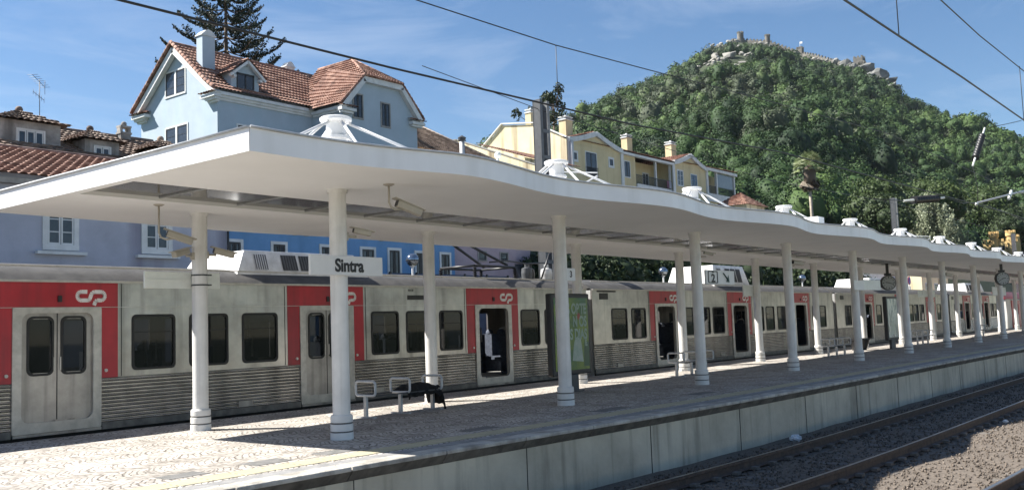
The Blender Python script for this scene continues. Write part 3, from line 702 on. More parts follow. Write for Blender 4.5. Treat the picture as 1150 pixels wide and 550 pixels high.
# ================================================================== train
TY=16.3; TB=19.2
def winparts(car,a,b,z0,z1,y,pane=True,sgn=-1):
    m=MB(); out=rrect(a,b,z0,z1,.09); inn=rrect(a+.045,b-.045,z0+.045,z1-.045,.075)
    yo=y+sgn*.014; ring(m,out,inn,yo,y+sgn*-.06)
    f=m.build('window_frame',RUB,car)
    m=MB(); m.cur=0; P=inn; n=len(P); m.add([(p[0],y+sgn*-.012,p[1]) for p in P],[tuple(range(n))]); m.build('pane',TGLASS,f)
    m=MB(); m.box(a+.05,b-.05,y+sgn*-.002-.004,y+sgn*-.002+.004,z1-.33,z1-.315); m.build('glazing_bar',RUB,f)
def logo(car,cx,cz,h,y):
    # two linked rounded strokes, a C and a P
    w=h*.28; m=MB()
    def stroke(pts):
        for i in range(len(pts)-1):
            p=Vector((pts[i][0],0,pts[i][1])); q=Vector((pts[i+1][0],0,pts[i+1][1])); d=(q-p).normalized(); nrm=Vector((-d.z,0,d.x))*w/2
            m.add([(p.x+nrm.x,y,p.z+nrm.z),(q.x+nrm.x,y,q.z+nrm.z),(q.x-nrm.x,y,q.z-nrm.z),(p.x-nrm.x,y,p.z-nrm.z)],[(0,1,2,3)])
    def arc(x,z,r,a0,a1,n=10): return [(x+r*cos(rad(a0+(a1-a0)*i/n)),z+r*sin(rad(a0+(a1-a0)*i/n))) for i in range(n+1)]
    r=h*.30; 
    c=[(cx-.26*h,cz+r),(cx-.55*h,cz+r)]+arc(cx-.68*h,cz,r,90,270)+[(cx-.28*h,cz-r)]+arc(cx-.22*h,cz-r+.16*h,.16*h,-90,-15,5)+[(cx+.04*h,cz+.12*h),(cx+.12*h,cz+r*.8),(cx+.26*h,cz+r)]
    p=[(cx+.26*h,cz+r),(cx+.66*h,cz+r)]+arc(cx+.74*h,cz,r,90,-90)+[(cx+.46*h,cz-r),(cx+.34*h,cz-r-.08*h),(cx+.24*h,cz-.66*h)]
    stroke(c); stroke(p)
    m.build('emblem',LOGO,car)
def door(car,cx,opened,detail=True):
    y=TY
    # red surround with a door-sized hole
    m=MB(); wall(m,cx-1.09,cx+1.09,.87,2.565,y-.006,y+.02,[(cx-.74,cx+.74,.5,2.12)]); m.build('red_panel',RED,car)
    m=MB(); out=rrect(cx-.77,cx+.77,.02,2.13,.03,5); inn=rrect(cx-.62,cx+.62,.19,2.03,.14,5); ring(m,out,inn,y-.03,y+.07)
    fr=m.build('door_frame',FRAMEST,car)
    m=MB(); m.box(cx-.76,cx+.76,y-.05,y+.03,-.03,.015)
    for k in range(12): m.box(cx-.70+k*.122,cx-.64+k*.122,y-.055,y-.051,-.02,.005)
    m.build('door_step',DOORST,car)
    if not opened:
        for s in(-1,1):
            a,b=(cx-.625,cx-.008) if s<0 else (cx+.008,cx+.625)
            wa,wb=(a+.13,b-.07) if s<0 else (a+.07,b-.13)
            m=MB(); wall(m,a,b,.17,2.05,y+.025,y+.055,[(wa+.02,wb-.02,1.02,1.93)]); lf=m.build('door_leaf',DOORST,car)
            m=MB(); out=rrect(wa-.02,wb+.02,.97,1.98,.11,5); inn=rrect(wa+.02,wb-.02,1.01,1.94,.09,5); ring(m,out,inn,y+.012,y+.05); m.build('leaf_window_frame',RUB,lf)
            m=MB(); m.add([(p[0],y+.03,p[1]) for p in inn],[tuple(range(len(inn)))]); m.build('leaf_pane',TGLASS,lf)
            m=MB(); hx=b-.045 if s<0 else a+.045; m.box(hx-.012,hx+.012,y+.008,y+.026,1.05,1.28); m.build('leaf_handle',FRAMEST,lf)
        m=MB(); m.box(cx-.008,cx+.008,y+.02,y+.05,.18,2.04); m.build('door_seal',RUB,car)
    else:
        m=MB(); m.tube([(cx+.12,y+.75,.25),(cx+.12,y+.75,2.3)],.02,8); m.tube([(cx-.50,y+.2,.5),(cx-.50,y+.2,1.9)],.018,8); m.build('grab_pole',GALV,car)
        for s in(-1,1):
            m=MB(); a,b=(cx-.66,cx-.585) if s<0 else (cx+.585,cx+.66); m.box(a,b,y+.03,y+.06,.2,2.03); m.build('door_leaf',DOORST,car)
    m=MB(); m.box(cx+.02-.03,cx+.02+.035,y-.035,y-.004,2.22,2.33); m.build('door_lamp',BLK,car)
    for s in(-1,1):
        m=MB(); bx=cx+s*.86; vs=[]; 
        m.tube([(bx,y-.03,1.0),(bx,y,1.0)],.03,10); m.build('door_button',FRAMEST,car)
    logo(car,cx+.58,2.325,.25,y-.010)
def bodycar(label,x0,x1,doors,wins,ac,closed=(),panto=None,grille=()):
    car=thing('train_car',label,'train car',((x0+x1)/2,17.75,-.74),'coupled cars of the stainless steel train')
    y=TY
    dh=[(c-.70,c+.70,.10,2.08) for c in doors]; wh=[(a+.02,b-.02,1.01,1.96) for a,b in wins]
    m=MB(); wall(m,x0,x1,.87,2.56,y,y+.06,dh+wh)
    # shallow horizontal pressings in the steel above and below the windows
    m.build('side_wall',STEEL,car)
    m=MB(); wall(m,x0,x1,-.12,2.56,TB-.06,TB,[(c-.62,c+.62,.2,2.0) for c in doors]+wh); m.build('far_side_wall',STEEL,car)
    for c in doors:
        m=MB(); m.box(c-.62,c+.62,TB-.05,TB-.02,.19,1.0); m.box(c-.62,c+.62,TB-.05,TB-.02,1.85,2.01); m.box(c-.04,c+.04,TB-.05,TB-.02,1.0,1.85); m.build('far_door',DOORST,car); m=MB(); m.box(c-.6,c+.6,TB-.04,TB-.035,1.0,1.85); m.build('far_door_glass',HGLASS,car)
    # ribbed lower side between the doors
    prof=[(y+.03,.0),(y-.004,.01)]
    z=.08; nr=12; st=(.862-z)/nr
    for k in range(nr):
        prof+=[(y+.006,z+k*st),(y-.016,z+k*st+.012),(y-.021,z+k*st+st*.36),(y-.016,z+k*st+st*.60),(y+.006,z+k*st+st*.74)]
    prof+=[(y-.004,.868),(y+.03,.869)]
    edges=[x0]+sum([[c-.775,c+.775] for c in doors],[])+[x1]
    for a,b in zip(edges[::2],edges[1::2]):
        m=MB(); n=len(prof); m.add([(a,p[0],p[1]) for p in prof]+[(b,p[0],p[1]) for p in prof],[(i,i+1,n+i+1,n+i) for i in range(n-1)])
        m.build('ribbed_panel',RIBST,car)
    m=MB(); wall(m,x0,x1,.01,.869,y+.031,y+.05,dh); m.build('inner_skin',INT,car)
    # roof
    pr=[]; 
    for k in range(17):
        u=k/16; yy=y-.01+(TB-y+.02)*u; zz=2.56+.40*(1-abs(2*u-1)**3.2); pr.append((yy,zz))
    m=MB(); n=len(pr); vs=[(x0,p[0],p[1]) for p in pr]+[(x1,p[0],p[1]) for p in pr]; m.add(vs,[(i,i+1,n+i+1,n+i) for i in range(n-1)],True); m.add(vs,[tuple(range(n)),tuple(range(n,2*n))[::-1]])
    m.build('roof',ROOFG,car)
    m=MB(); m.box(x0+.01,x1-.01,y-.035,y+.01,2.560,2.60); m.box(x0+.3,x1-.3,y+.22,y+.25,2.84,2.87); m.build('roof_gutter',FRAMEST,car)
    m=MB(); m.box(x0+.02,x1-.02,y-.009,y+.002,2.122,2.132); m.build('trim_rail',FRAMEST,car)
    for c in doors:
        for q in (-1.16,1.16,-2.9):
            if x0+.1<c+q<x1-.1 and not any(a-.06<c+q<b+.06 for a,b in wins): m=MB(); m.box(c+q-.004,c+q+.004,y-.008,y+.002,.88,2.55); m.build('panel_seam',RUB,car)
    for q in np.arange(x0+1.3,x1-1,3.7): m=MB(); m.box(q,q+.34,y-.0225,y-.015,.10,.22); m.build('access_flap',DOORST,car)
    # ends
    for xx,s in((x0,1),(x1,-1)):
        m=MB(); a,b=sorted((xx,xx+s*.05)); 
        m.box(a,b,y+.06,y+.95,-.12,2.62); m.box(a,b,y+2.0,TB-.06,-.12,2.62); m.box(a,b,y+.95,y+2.0,2.2,2.62); m.build('end_wall',ACW,car)
        m=MB(); a,b=sorted((xx,xx-s*.24)); m.box(a,b,y+.30,y+2.6,.0,2.40); m.build('gangway_bellows',RUB,car)
    # floor, ceiling, partitions, seats
    m=MB(); m.box(x0+.05,x1-.05,y+.06,TB-.06,.12,.19); m.box(x0+.05,x1-.05,y+.06,TB-.06,2.38,2.42); m.build('interior_lining',INT,car)
    for a,b in wins:
        c=(a+b)/2
        for yy in(y+.15,y+1.75):
            m=MB(); m.box(c-.05,c+.05,yy,yy+.95,.2,1.32); m.box(c-.32,c+.32,yy,yy+.95,.55,.66)
            for q in range(2): m.sphere((c,yy+.25+.45*q,1.36),.13,8,6,(.5,1.2,.8))
            st_=m.build('seat',SEAT,car)
            m=MB(); hh_=.25*((int(c*7))%3)
            m.tube([(c-.06,yy+.04,1.1),(c-.06,yy+.04,1.42),(c-.02,yy+.10,1.50),(c+.03,yy+.30,1.48),(c+.03,yy+.34,1.2)],.022,6)
            if int(c*13+yy)%2: m.box(c-.075,c-.055,yy+.5,yy+.85,.9,1.30)
            m.build('seat_handle',LOGO,st_)
    m=MB(); m.box(x0+.4,x1-.4,y+.35,TB-.35,-.85,-.13); m.build('underframe',BLK,car)
    for bx in(x0+3.2,x1-3.2):
        for q in(-1.1,1.1):
            for s in(16.92,18.58):
                m=MB(); m.tube([(bx+q,s-.06,-.30),(bx+q,s+.06,-.30)],.44,20); m.build('wheel',BLK,car)
    for c in doors: door(car,c,not any(abs(c-k)<.1 for k in closed))
    for a,b in wins: winparts(car,a,b,.97,1.99,y)
    for a in grille:
        m=MB(); m.box(a,a+.5,y-.008,y+.02,2.27,2.47)
        for q in range(5): m.box(a+.02,a+.48,y-.016,y-.007,2.285+q*.038,2.30+q*.038)
        m.build('vent_grille',BLK,car)
    m=MB(); m.box(x0+.5,x1-.5,y+.30,TB-.3,-.93,-.06); m.build('underside_gear',BLK,car)
    for a,b in zip(edges[::2],edges[1::2]): m=MB(); m.box(a+.01,b-.01,y-.030,y-.006,-.035,.088); m.build('sill_skirt',mat('sill_steel',(.20,.19,.175),(.10,.095,.09),scale=4,rough=.5,metal=.4),car)
    if ac:
        a,b,zt=ac; m=MB()
        yo0,yo1=16.75,18.75; z0=2.80; zt_=zt
        vs=[(a-.28,yo0-.08,z0),(b+.28,yo0-.08,z0),(b+.28,yo1+.08,z0),(a-.28,yo1+.08,z0),(a+.02,yo0+.10,zt_),(b-.02,yo0+.10,zt_),(b-.02,yo1-.1,zt_),(a+.02,yo1-.1,zt_)]
        m.add(vs,[(0,3,2,1),(4,5,6,7),(0,1,5,4),(1,2,6,5),(2,3,7,6),(3,0,4,7)])
        u=m.build('roof_unit',ACW,car,bevel=.02)
        def fp(x,t): return (x,yo0-.08+.18*t-.012,z0+(zt_-z0)*t)
        k=a+.22
        for q in range(4):
            if k+.5>b: break
            wdt=.42 if q else .34
            m=MB(); P=[fp(k,.22),fp(k+wdt,.22),fp(k+wdt,.86),fp(k,.86)]; m.quad(*P); g=m.build('louvre',DGREY if q else GALV,u)
            m=MB()
            for r in range(6): xx=k+wdt*(r+.5)/6; m.beam(fp(xx,.24),fp(xx,.84),.012,.02)
            m.build('louvre_bars',BLK,g)
            k+=wdt+(.38 if q==0 else .07)
        m=MB(); m.box(a,b,yo0-.10,yo0+.02,z0-.11,z0-.002); m.build('unit_plinth',DGREY,car)
    if panto:
        px=panto; Z=2.92
        pt=MB()
        for dx in(-.9,.9):
            pt.tube([(px+dx,17.1,Z+.33),(px+dx,18.4,Z+.33)],.035,8)
        for dy in(17.1,18.4): pt.tube([(px-.9,dy,Z+.33),(px+.9,dy,Z+.33)],.035,8)
        p=pt.build('pantograph_frame',BLK,car)
        for dx in(-.9,.9):
            for dy in(17.1,18.4):
                m=MB(); 
                prof=[]
                for q in range(6): prof+=[(.035,Z-.02+q*.055),(.075,Z+.0+q*.055),(.035,Z+.02+q*.055)]
                m.lathe(prof,px+dx,dy,12); m.build('insulator',BLK,p)
        for dy in(17.3,18.2):
            m=MB(); m.tube([(px+.8,dy,Z+.4),(px-.95,(dy+17.75)/2,Z+1.05)],.04,8); m.tube([(px-.95,(dy+17.75)/2,Z+1.05),(px+.1,dy,Z+1.62)],.03,8); m.build('pantograph_arm',BLK,p)
        m=MB(); m.tube([(px+.1,17.0,Z+1.64),(px+.1,18.5,Z+1.64)],.03,8); m.tube([(px+.1,16.85,Z+1.5),(px+.1,17.0,Z+1.64)],.022,8); m.tube([(px+.1,18.65,Z+1.5),(px+.1,18.5,Z+1.64)],.022,8); m.build('contact_strip',GALV,p)
        for q,(dx,w) in enumerate(((1.6,.3),(2.1,.26),(2.6,.34),(3.1,.2))):
            m=MB(); m.lathe([(w*.5,Z-.08),(w*.55,Z+.18),(w*.5,Z+.32),(w*.2,Z+.36),(w*.2,Z+.46),(0,Z+.46)],px+dx,17.2+.25*(q%2),14); m.build('roof_equipment',(DGREY,BLK,ACW,DGREY)[q],car)
        m=MB(); m.tube([(px-.5,16.9,Z+.42),(px+.4,17.0,Z+.50),(px+1.6,17.2,Z+.46),(px+2.6,17.2,Z+.52)],.022,6); m.tube([(px+2.2,17.1,Z+.02),(px+2.75,17.1,Z+.95)],.03,6); m.build('roof_cable',BLK,car)
    return car
A=bodycar('nearest stainless steel train car with its two left doors shut, behind the Sintra board',2.9,24.3,[7.95,13.95,19.76],
  [(3.0,3.9),(4.3,5.3),(9.31,10.2),(10.50,11.38),(11.71,12.6),(15.28,16.18),(16.43,17.22),(17.62,18.5),(20.97,21.85),(22.1,22.95)],(12.15,15.3,3.34),closed=(7.95,13.95),panto=20.9)
m=MB(); m.box(16.5,17.15,TY-.012,TY+.01,2.26,2.37); m.build('destination_display',BLK,A)
text('00138',.075,(16.52,TY-.003,2.49),FRONT,LETTER,A,name='car_number')
B=bodycar('second stainless steel train car with open doors, behind the platform 2 sign',24.62,45.7,[29.22,35.2,41.55],
  [(25.7,26.65),(26.92,27.85),(30.5,31.3),(31.75,32.6),(32.82,33.8),(36.6,37.5),(37.72,38.6),(38.93,40.0),(42.95,43.75),(43.9,44.7)],(34.15,36.9,3.66),grille=(25.03,))
m=MB(); m.box(24.9,26.0,TY-.008,TY+.004,2.50,2.555); m.build('number_plate',BLK,B)
for k,(nm,x0) in enumerate((('third',46.15),('fourth',67.7))):
    d=[x0+4.65,x0+10.6,x0+16.9]; wv=[x0+1.2,x0+2.4,x0+6.1,x0+7.4,x0+8.5,x0+12.1,x0+13.2,x0+14.4,x0+18.3,x0+19.4]
    dn=[c for c in d]
    C_=bodycar('%s stainless steel train car from the left, far down the platform'%nm,x0,x0+(21.1 if k==0 else 15.0),dn if k==0 else dn[:2],[(a,a+.92) for a in wv if a<x0+(30 if k==0 else 14)],(x0+7,x0+12,3.5),grille=(x0+.6,))
# a red and white train beyond the steel one
rt_=thing('red_white_train','red and white train standing just beyond the end of the steel train','train',(95,17.75,-.74))
m=MB(); pr=[(16.15,-.1),(16.1,1.0),(16.15,2.3),(16.6,2.9),(18.9,2.9),(19.35,2.3),(19.4,1.0),(19.3,-.1)]
m.prism(pr,84.6,112,'x'); m.build('body',WHW,rt_)
m=MB(); m.prism([(a-.02 if a<17.7 else a+.02,b+.015) for a,b in pr[2:6]],84.5,112,'x'); m.build('red_roof_band',RED,rt_)
m=MB(); wall(m,86.5,111,-.05,2.2,16.06,16.12,[(x,x+1.1,1.0,1.9) for x in range(88,110,2)]); m.build('red_side',RED,rt_)
m=MB(); m.box(84.55,84.6,16.5,19.0,1.1,2.2); m.build('windscreen',HGLASS,rt_)
for yy in(16.5,18.8):
    m=MB(); m.tube([(84.52,yy,.6),(84.62,yy,.6)],.12,12); m.build('headlight',FRAMEST,rt_)
# ================================================================== station furniture
def benches(x,y,label,nf=3,sp=.86):
    t=thing('perch_bench',label,'bench',(x,y,0),'three-frame metal benches along the platform')
    for k in range(nf):
        xx=x+k*sp; P=[(p[0],p[1]) for p in rrect(y-.25,y+.25,.39,.64,.055,4)]
        m=MB(); pts=[(xx,a,b) for a,b in P]; pts.append(pts[0]); m.tube(pts,.023,8,cap=False); f=m.build('armrest_loop',mat('bench_grey',(.52,.53,.54),(.42,.43,.44),scale=8,rough=.4),t)
        m=MB(); m.box(xx-.024,xx+.024,y-.035,y+.035,.012,.375); m.box(xx-.03,xx+.03,y-.24,y+.24,.0,.024); m.build('leg',GALV,t)
    m=MB()
    for q in(-.21,.21): m.tube([(x,y+q,.383),(x+(nf-1)*sp,y+q,.383)],.013,6)
    m.build('seat_rail',DGREY,t)
    return t
for k,(x,lab) in enumerate(((11.62,'nearest metal bench, with a black jacket lying on it'),(23.0,'metal bench just behind the third front column'),(34.5,'metal bench between the fourth and fifth front columns, left of the black bin'),
        (46.0,'small far metal bench, fourth from the near end'),(57.5,'farthest metal bench on the platform'))): benches(x,12.58,lab)
# jacket draped over the nearest bench
g=np.linspace(0,1,34); h=np.linspace(0,1,16); V=[]
for j,b in enumerate(h):
    for i,a in enumerate(g):
        x=12.50+.86*min(a,.78)/.78; 
        if a<=.78: z=.415+.11*sin(PI*min(1,a/.78))**.6*(.7+.3*sin(b*PI))+.012*sin(a*31+b*9)
        else: x+=.07*(a-.78)/.22*2; z=.47-.36*(a-.78)/.22
        z-=.16*max(0,(.18-b)/.18)**2
        z+=.014*sin(a*23)*cos(b*17)
        V.append((x+.012*sin(b*19),12.35+.46*b+.012*sin(a*27),z))
m=MB(); m.add(V,[(j*34+i,j*34+i+1,(j+1)*34+i+1,(j+1)*34+i) for j in range(15) for i in range(33)],True)
jk=m.build('jacket',CLOTH,off=(12.9,12.58,.4)); sf=jk.modifiers.new('s','SOLIDIFY'); sf.thickness=.035
tag(jk,'crumpled black jacket draped over the nearest metal bench','jacket')
# Sintra board
s=thing('name_board','white station name board reading Sintra on the first front column','sign',(9.22,10.32,2.47))
m=MB(); m.box(8.53,9.905,10.29,10.335,2.335,2.615); m.build('board',SIGNW,s,bevel=.006)
text('Sintra',.255,(9.245,10.284,2.468),FRONT,LETTER,s,bold=.008,align='CENTER',sx=.92)
m=MB(); 
for z in(2.40,2.55): m.lathe([(.129,z),(.133,z),(.133,z+.025),(.129,z+.025)],9.2,10.47,24)
m.build('clamp',GALV,s)
s=thing('name_board','plain grey back of a name board strapped behind the left back-row column','sign',(9.0,14.02,2.47))
m=MB(); m.box(8.22,9.62,14.0,14.04,2.34,2.615); m.build('board',SIGNB,s,bevel=.006)
m=MB(); m.box(8.24,9.6,13.99,13.998,2.47,2.49); m.build('stiffener',SIGNB,s)
m=MB()
for z in(2.38,2.545): m.lathe([(.129,z),(.134,z),(.134,z+.022),(.129,z+.022)],9.14,13.87,24); m.box(9.24,9.29,13.75,13.78,z,z+.02)
m.build('clamp',BLK,s)
# platform 2 sign
s=thing('platform_sign','white platform sign with number 2 and an arrow pointing down right','sign',(21.0,10.34,2.5))
m=MB(); m.box(20.46,22.0,10.28,10.33,2.355,2.70); m.build('board',SIGNW,s,bevel=.006)
m=MB(); ring(m,rrect(20.56,21.06,2.385,2.675,.03),rrect(20.585,21.035,2.405,2.655,.02),10.268,10.279); m.build('number_border',LETTER,s)
text('2',.27,(20.82,10.272,2.495),FRONT,LETTER,s,bold=.008,align='CENTER',sx=1.5)
text('LINHA',.04,(20.82,10.272,2.645),FRONT,LETTER,s,align='CENTER')
m=MB(); m.beam((21.36,10.272,2.635),(21.60,10.272,2.47),.006,.045,(0,1,0)); m.add([(21.70,10.272,2.41),(21.66,10.272,2.60),(21.50,10.272,2.42)],[(0,1,2)]); m.beam((21.36,10.274,2.635),(21.62,10.274,2.46),.05,.01,(0,0,1)); m.build('arrow',mat('arrow_green',(.01,.06,.055),rough=.5),s)
s=thing('small_sign','small white platform number sign beside the green poster case','sign',(14.98,10.5,2.47))
m=MB(); m.box(14.9,15.2,10.43,10.47,2.36,2.60); m.build('board',SIGNW,s); text('3',.17,(15.05,10.425,2.48),FRONT,LETTER,s,align='CENTER',bold=.004)
def blank(x0,x1,y,z0,z1,label,m_=SIGNW):
    s=thing('sign_board',label,'sign',((x0+x1)/2,y,(z0+z1)/2)); m=MB(); m.box(x0,x1,y-.02,y+.02,z0,z1); m.build('board',m_,s,bevel=.005)
    m=MB(); m.box(x0+.06,x1-.06,y-.026,y-.021,z1-.05,z1-.04); m.build('edge_fold',SIGNB,s); return s
blank(30.55,31.5,13.98,2.28,2.66,'pale blank sign board on a back-row column right of the platform 2 sign',SIGNB)
blank(30.9,31.9,10.30,2.30,2.62,'white sign board fixed to the fifth front column')
blank(32.0,33.8,10.36,2.32,2.66,'long white sign board left of the nearer hanging clock',SIGNB)
s=blank(51.8,55.0,13.98,2.30,2.66,'distant pale platform sign with small dark symbols',SIGNB)
text('1',.22,(52.5,13.95,2.48),FRONT,LETTER,s,align='CENTER'); 
blank(61.5,65.2,12.4,2.35,2.85,'wide cream sign board hanging far down the platform',SIGNW)
# poster cases
def poster_case(x,label,kind):
    y=12.4; t=thing('poster_case',label,'poster case',(x+.75,y,0),'lit poster cases on the platform')
    m=MB(); wall(m,x,x+1.52,.38,2.22,y-.07,y+.09,[]); m.build('casing',BLK,t,bevel=.03)
    m=MB(); m.box(x+.45,x+1.0,y-.05,y+.05,.0,.40); m.build('pedestal',DGREY,t); m=MB(); m.box(x+.35,x+1.1,y-.12,y+.12,0,.025); m.build('base_plate',DGREY,t)
    if kind==0: pm=mat('poster_green',(.16,.24,.03),(.03,.12,.055),scale=1.5,rough=.25,stretch=(1,1,1.2),ramp=(.42,.6))
    else: pm=mat('poster_pale',(.50,.58,.55),(.10,.18,.20),scale=3.5,rough=.2,stretch=(1,1,.5),ramp=(.42,.58))
    m=MB(); m.box(x+.09,x+1.43,y-.078,y-.071,.49,2.12); p=m.build('poster',pm,t)
    if kind==0:
        tm=mat('poster_letters',(.30,.40,.33),rough=.4); hm=mat('poster_red',(.35,.04,.03),rough=.4)
        for sx,z,sz in (('S ORTE',1.86,.33),('N OS',1.57,.33),('S DIAS',1.28,.33),('E.',1.08,.18)):
            text(sz and sx,sz,(x+1.36,y-.081,z),FRONT,tm,t,bold=.012,align='RIGHT',sx=.72)
        m=MB(); m.add([(x+1.05+.06*cos(a),y-.0805,1.70+.08*sin(a)) for a in np.linspace(0,2*PI,12,False)],[tuple(range(12))]); m.build('poster_flower',hm,t)
        m=MB(); m.add([(x+.75,y-.080,.70),(x+1.18,y-.080,.66),(x+1.10,y-.080,1.2),(x+.88,y-.080,1.22),(x+.80,y-.080,1.0)],[(0,1,2,3,4)]); m.build('poster_figure',mat('poster_white',(.42,.48,.44),(.25,.35,.28),scale=9,rough=.3),t)
        m=MB(); m.add([(x+1.2,y-.080,.55),(x+1.42,y-.080,.55),(x+1.42,y-.080,1.1),(x+1.24,y-.080,1.1)],[(0,1,2,3)]); m.build('poster_shape',mat('poster_dkgreen',(.015,.09,.045),rough=.3),t)
    else:
        m=MB(); m.add([(x+.3,y-.080,.62),(x+1.1,y-.080,.62),(x+.9,y-.080,1.3),(x+.5,y-.080,1.2)],[(0,1,2,3)]); m.build('poster_figure',mat('poster_white',(.42,.48,.44),rough=.3),t)
    return t
poster_case(16.97,'black poster case with a green poster behind the second front column',0)
poster_case(40.9,'black poster case with a pale poster beyond the fifth front column',1)
# black bin near the second case
t=thing('rubbish_bin','low black bowl-shaped bin beside the pale poster case','bin',(40.7,13.5,0))
m=MB(); m.lathe([(0,.02),(.28,.02),(.42,.42),(.46,.44),(.46,.50),(.40,.50),(.36,.3),(0,.28)],40.7,13.5,24); m.build('bowl',BLK,t)
m=MB(); m.lathe([(.30,0),(.30,.03),(.1,.03)],40.7,13.5,20); m.build('foot',BLK,t)
# clocks
def clock(x,y,z,label,rz,hh,mm_):
    t=thing('station_clock',label,'clock',(x,y,z),'station clocks hanging from the canopy',rz=rz); ORG[t.name]=Vector((0,0,0))
    r=.31
    m=MB(); 
    def disc(y0,y1,ra,rb,n=32):
        g=MB(); vs=[(ra*cos(2*PI*k/n),y0,ra*sin(2*PI*k/n)) for k in range(n)]+[(rb*cos(2*PI*k/n),y1,rb*sin(2*PI*k/n)) for k in range(n)]
        g.add(vs,[(k,(k+1)%n,n+(k+1)%n,n+k) for k in range(n)],True); return g,vs,n
    g,vs,n=disc(-.09,.09,r,r); g.add(vs,[tuple(range(n)),tuple(range(n,2*n))]); cs=g.build('case',BLK,t)
    fm=mat('clock_face_grey',(.36,.37,.36),(.31,.32,.31),rough=.35)
    g=MB(); g.add([((r-.03)*cos(2*PI*k/n),-.0935,(r-.03)*sin(2*PI*k/n)) for k in range(n)],[tuple(range(n))]); f=g.build('dial',fm,t)
    mk=mat('clock_marks',(.01,.01,.01),rough=.5); 
    g=MB()
    for k in range(12):
        a=2*PI*k/12; ca,sa=sin(a),cos(a); g.beam((ca*.20,-.096,sa*.20),(ca*.26,-.096,sa*.26),.008,.022 if k%3 else .032,(0,1,0))
        a_=Vector((ca,0,sa)); b_=Vector((sa,0,-ca)); w_=.018 if k%3 else .028
        g.add([a_*.19+b_*w_/2+Vector((0,-.0965,0)),a_*.26+b_*w_/2+Vector((0,-.0965,0)),a_*.26-b_*w_/2+Vector((0,-.0965,0)),a_*.19-b_*w_/2+Vector((0,-.0965,0))],[(0,1,2,3)])
    g.build('hour_marks',mk,t)
    for nm,ang,ln,w_ in(('hour_hand',(hh%12+mm_/60)/12*2*PI,.14,.028),('minute_hand',mm_/60*2*PI,.22,.02)):
        a_=Vector((sin(ang),0,cos(ang))); b_=Vector((cos(ang),0,-sin(ang))); o_=Vector((0,-.099 if nm[0]=='h' else -.101,0)); g=MB()
        g.add([a_*-.05+b_*w_/2+o_,a_*ln+b_*w_/2+o_,a_*ln-b_*w_/2+o_,a_*-.05-b_*w_/2+o_],[(0,1,2,3)]); g.build(nm,mk,t)
    top=3.6-z
    m=MB(); m.box(-.05,.05,-.04,.04,r-.02,top-.0); m.box(-.13,.13,-.06,.06,r+.0,r+.09); m.build('hanger',BLK,t)
clock(40.9,12.2,2.78,'smaller-looking hanging clock above the pale poster case',-.9,9,18)
clock(48.6,9.35,2.92,'larger-looking hanging clock at the right under the canopy edge',-.9,2,40)
# security cameras
def cctv(x,y,z,d,label,mode,drop=.33,sc=1.):
    t=thing('security_camera',label,'camera',(x,y,z),'security cameras under the canopy'); d=Vector(d).normalized()
    m=MB()
    if mode=='hang':
        m.lathe([(0,3.57),(.05,3.575),(.085,3.595),(.085,3.6)],x,y,16); m.tube([(x,y,3.59),(x,y,z+.10),(x+d.x*.03,y+d.y*.03,z+.03),(x+d.x*.10,y+d.y*.10,z),(x+d.x*.22,y+d.y*.22,z+.01)],.016,8)
    else: m.tube([(x,y,z),(x+d.x*.16,y+d.y*.16,z)],.02,8); m.box(x-.03,x+.03,y-.03,y+.03,z-.06,z+.06)
    m.build('bracket',CCTV,t)
    a=Vector((x,y,z))+d*(.12 if mode=='hang' else .12)+Vector((0,0,.09)); b=a+d*.38*sc+Vector((0,0,-.13 if mode=='hang' else -.05))
    m=MB(); m.beam(a,b,.11*sc,.10*sc); m.build('housing',CCTV,t,bevel=.012)
    dd=(b-a).normalized(); m=MB(); m.beam(a+Vector((0,0,.06*sc))-dd*.05,b+Vector((0,0,.06*sc))+dd*.06,.135*sc,.014); m.build('sun_shield',CCTV,t)
    m=MB(); m.beam(a-dd*.006,a-dd*.001,.09*sc,.08*sc); m.build('rear_cap',BLK,t)
cctv(9.42,9.62,3.24,(.88,-.30,0),'beige security camera hanging from the canopy near the first front column','hang')
cctv(8.05,13.3,3.06,(.80,-.35,0),'beige security camera hanging left of the left back-row column','hang')
cctv(9.33,10.45,2.92,(.9,-.4,0),'small security camera on the right side of the first front column','arm',sc=.7)
cctv(9.27,13.86,2.90,(.9,-.3,-.1),'security camera on the right side of the left back-row column','arm',sc=.9)
cctv(9.0,13.86,2.87,(-.9,-.3,-.1),'security camera on the left side of the left back-row column','arm',sc=.9)
cctv(26.05,10.45,2.97,(.9,-.4,0),'security camera on the fourth front column','arm')
cctv(42.75,10.45,2.98,(.9,-.4,0),'security camera on the seventh front column','arm')
cctv(20.5,10.45,3.02,(.6,-.6,0),'small security camera above the platform 2 sign','arm',sc=.6)
# globe lamps behind the train
for k,(x,lab) in enumerate(((20.5,'nearest mirrored globe lamp, in front of the blue building'),(35.8,'middle mirrored globe lamp behind the second train car'),(51.5,'farthest mirrored globe lamp behind the train'))):
    t=thing('globe_lamp',lab,'street lamp',(x,20,.0),'globe lamps behind the train')
    m=MB(); m.lathe([(.06,-.3),(.06,.6),(.035,.62),(.035,3.42),(.07,3.42),(.09,3.46)],x,20,14); m.build('post',WHITE,t)
    m=MB(); m.sphere((x,20,3.63),.20,20,12); m.build('globe',CHROME,t)
    m=MB(); m.lathe([(.205,3.60),(.212,3.60),(.212,3.63),(.205,3.63)],x,20,20); m.build('globe_ring',BLK,t)
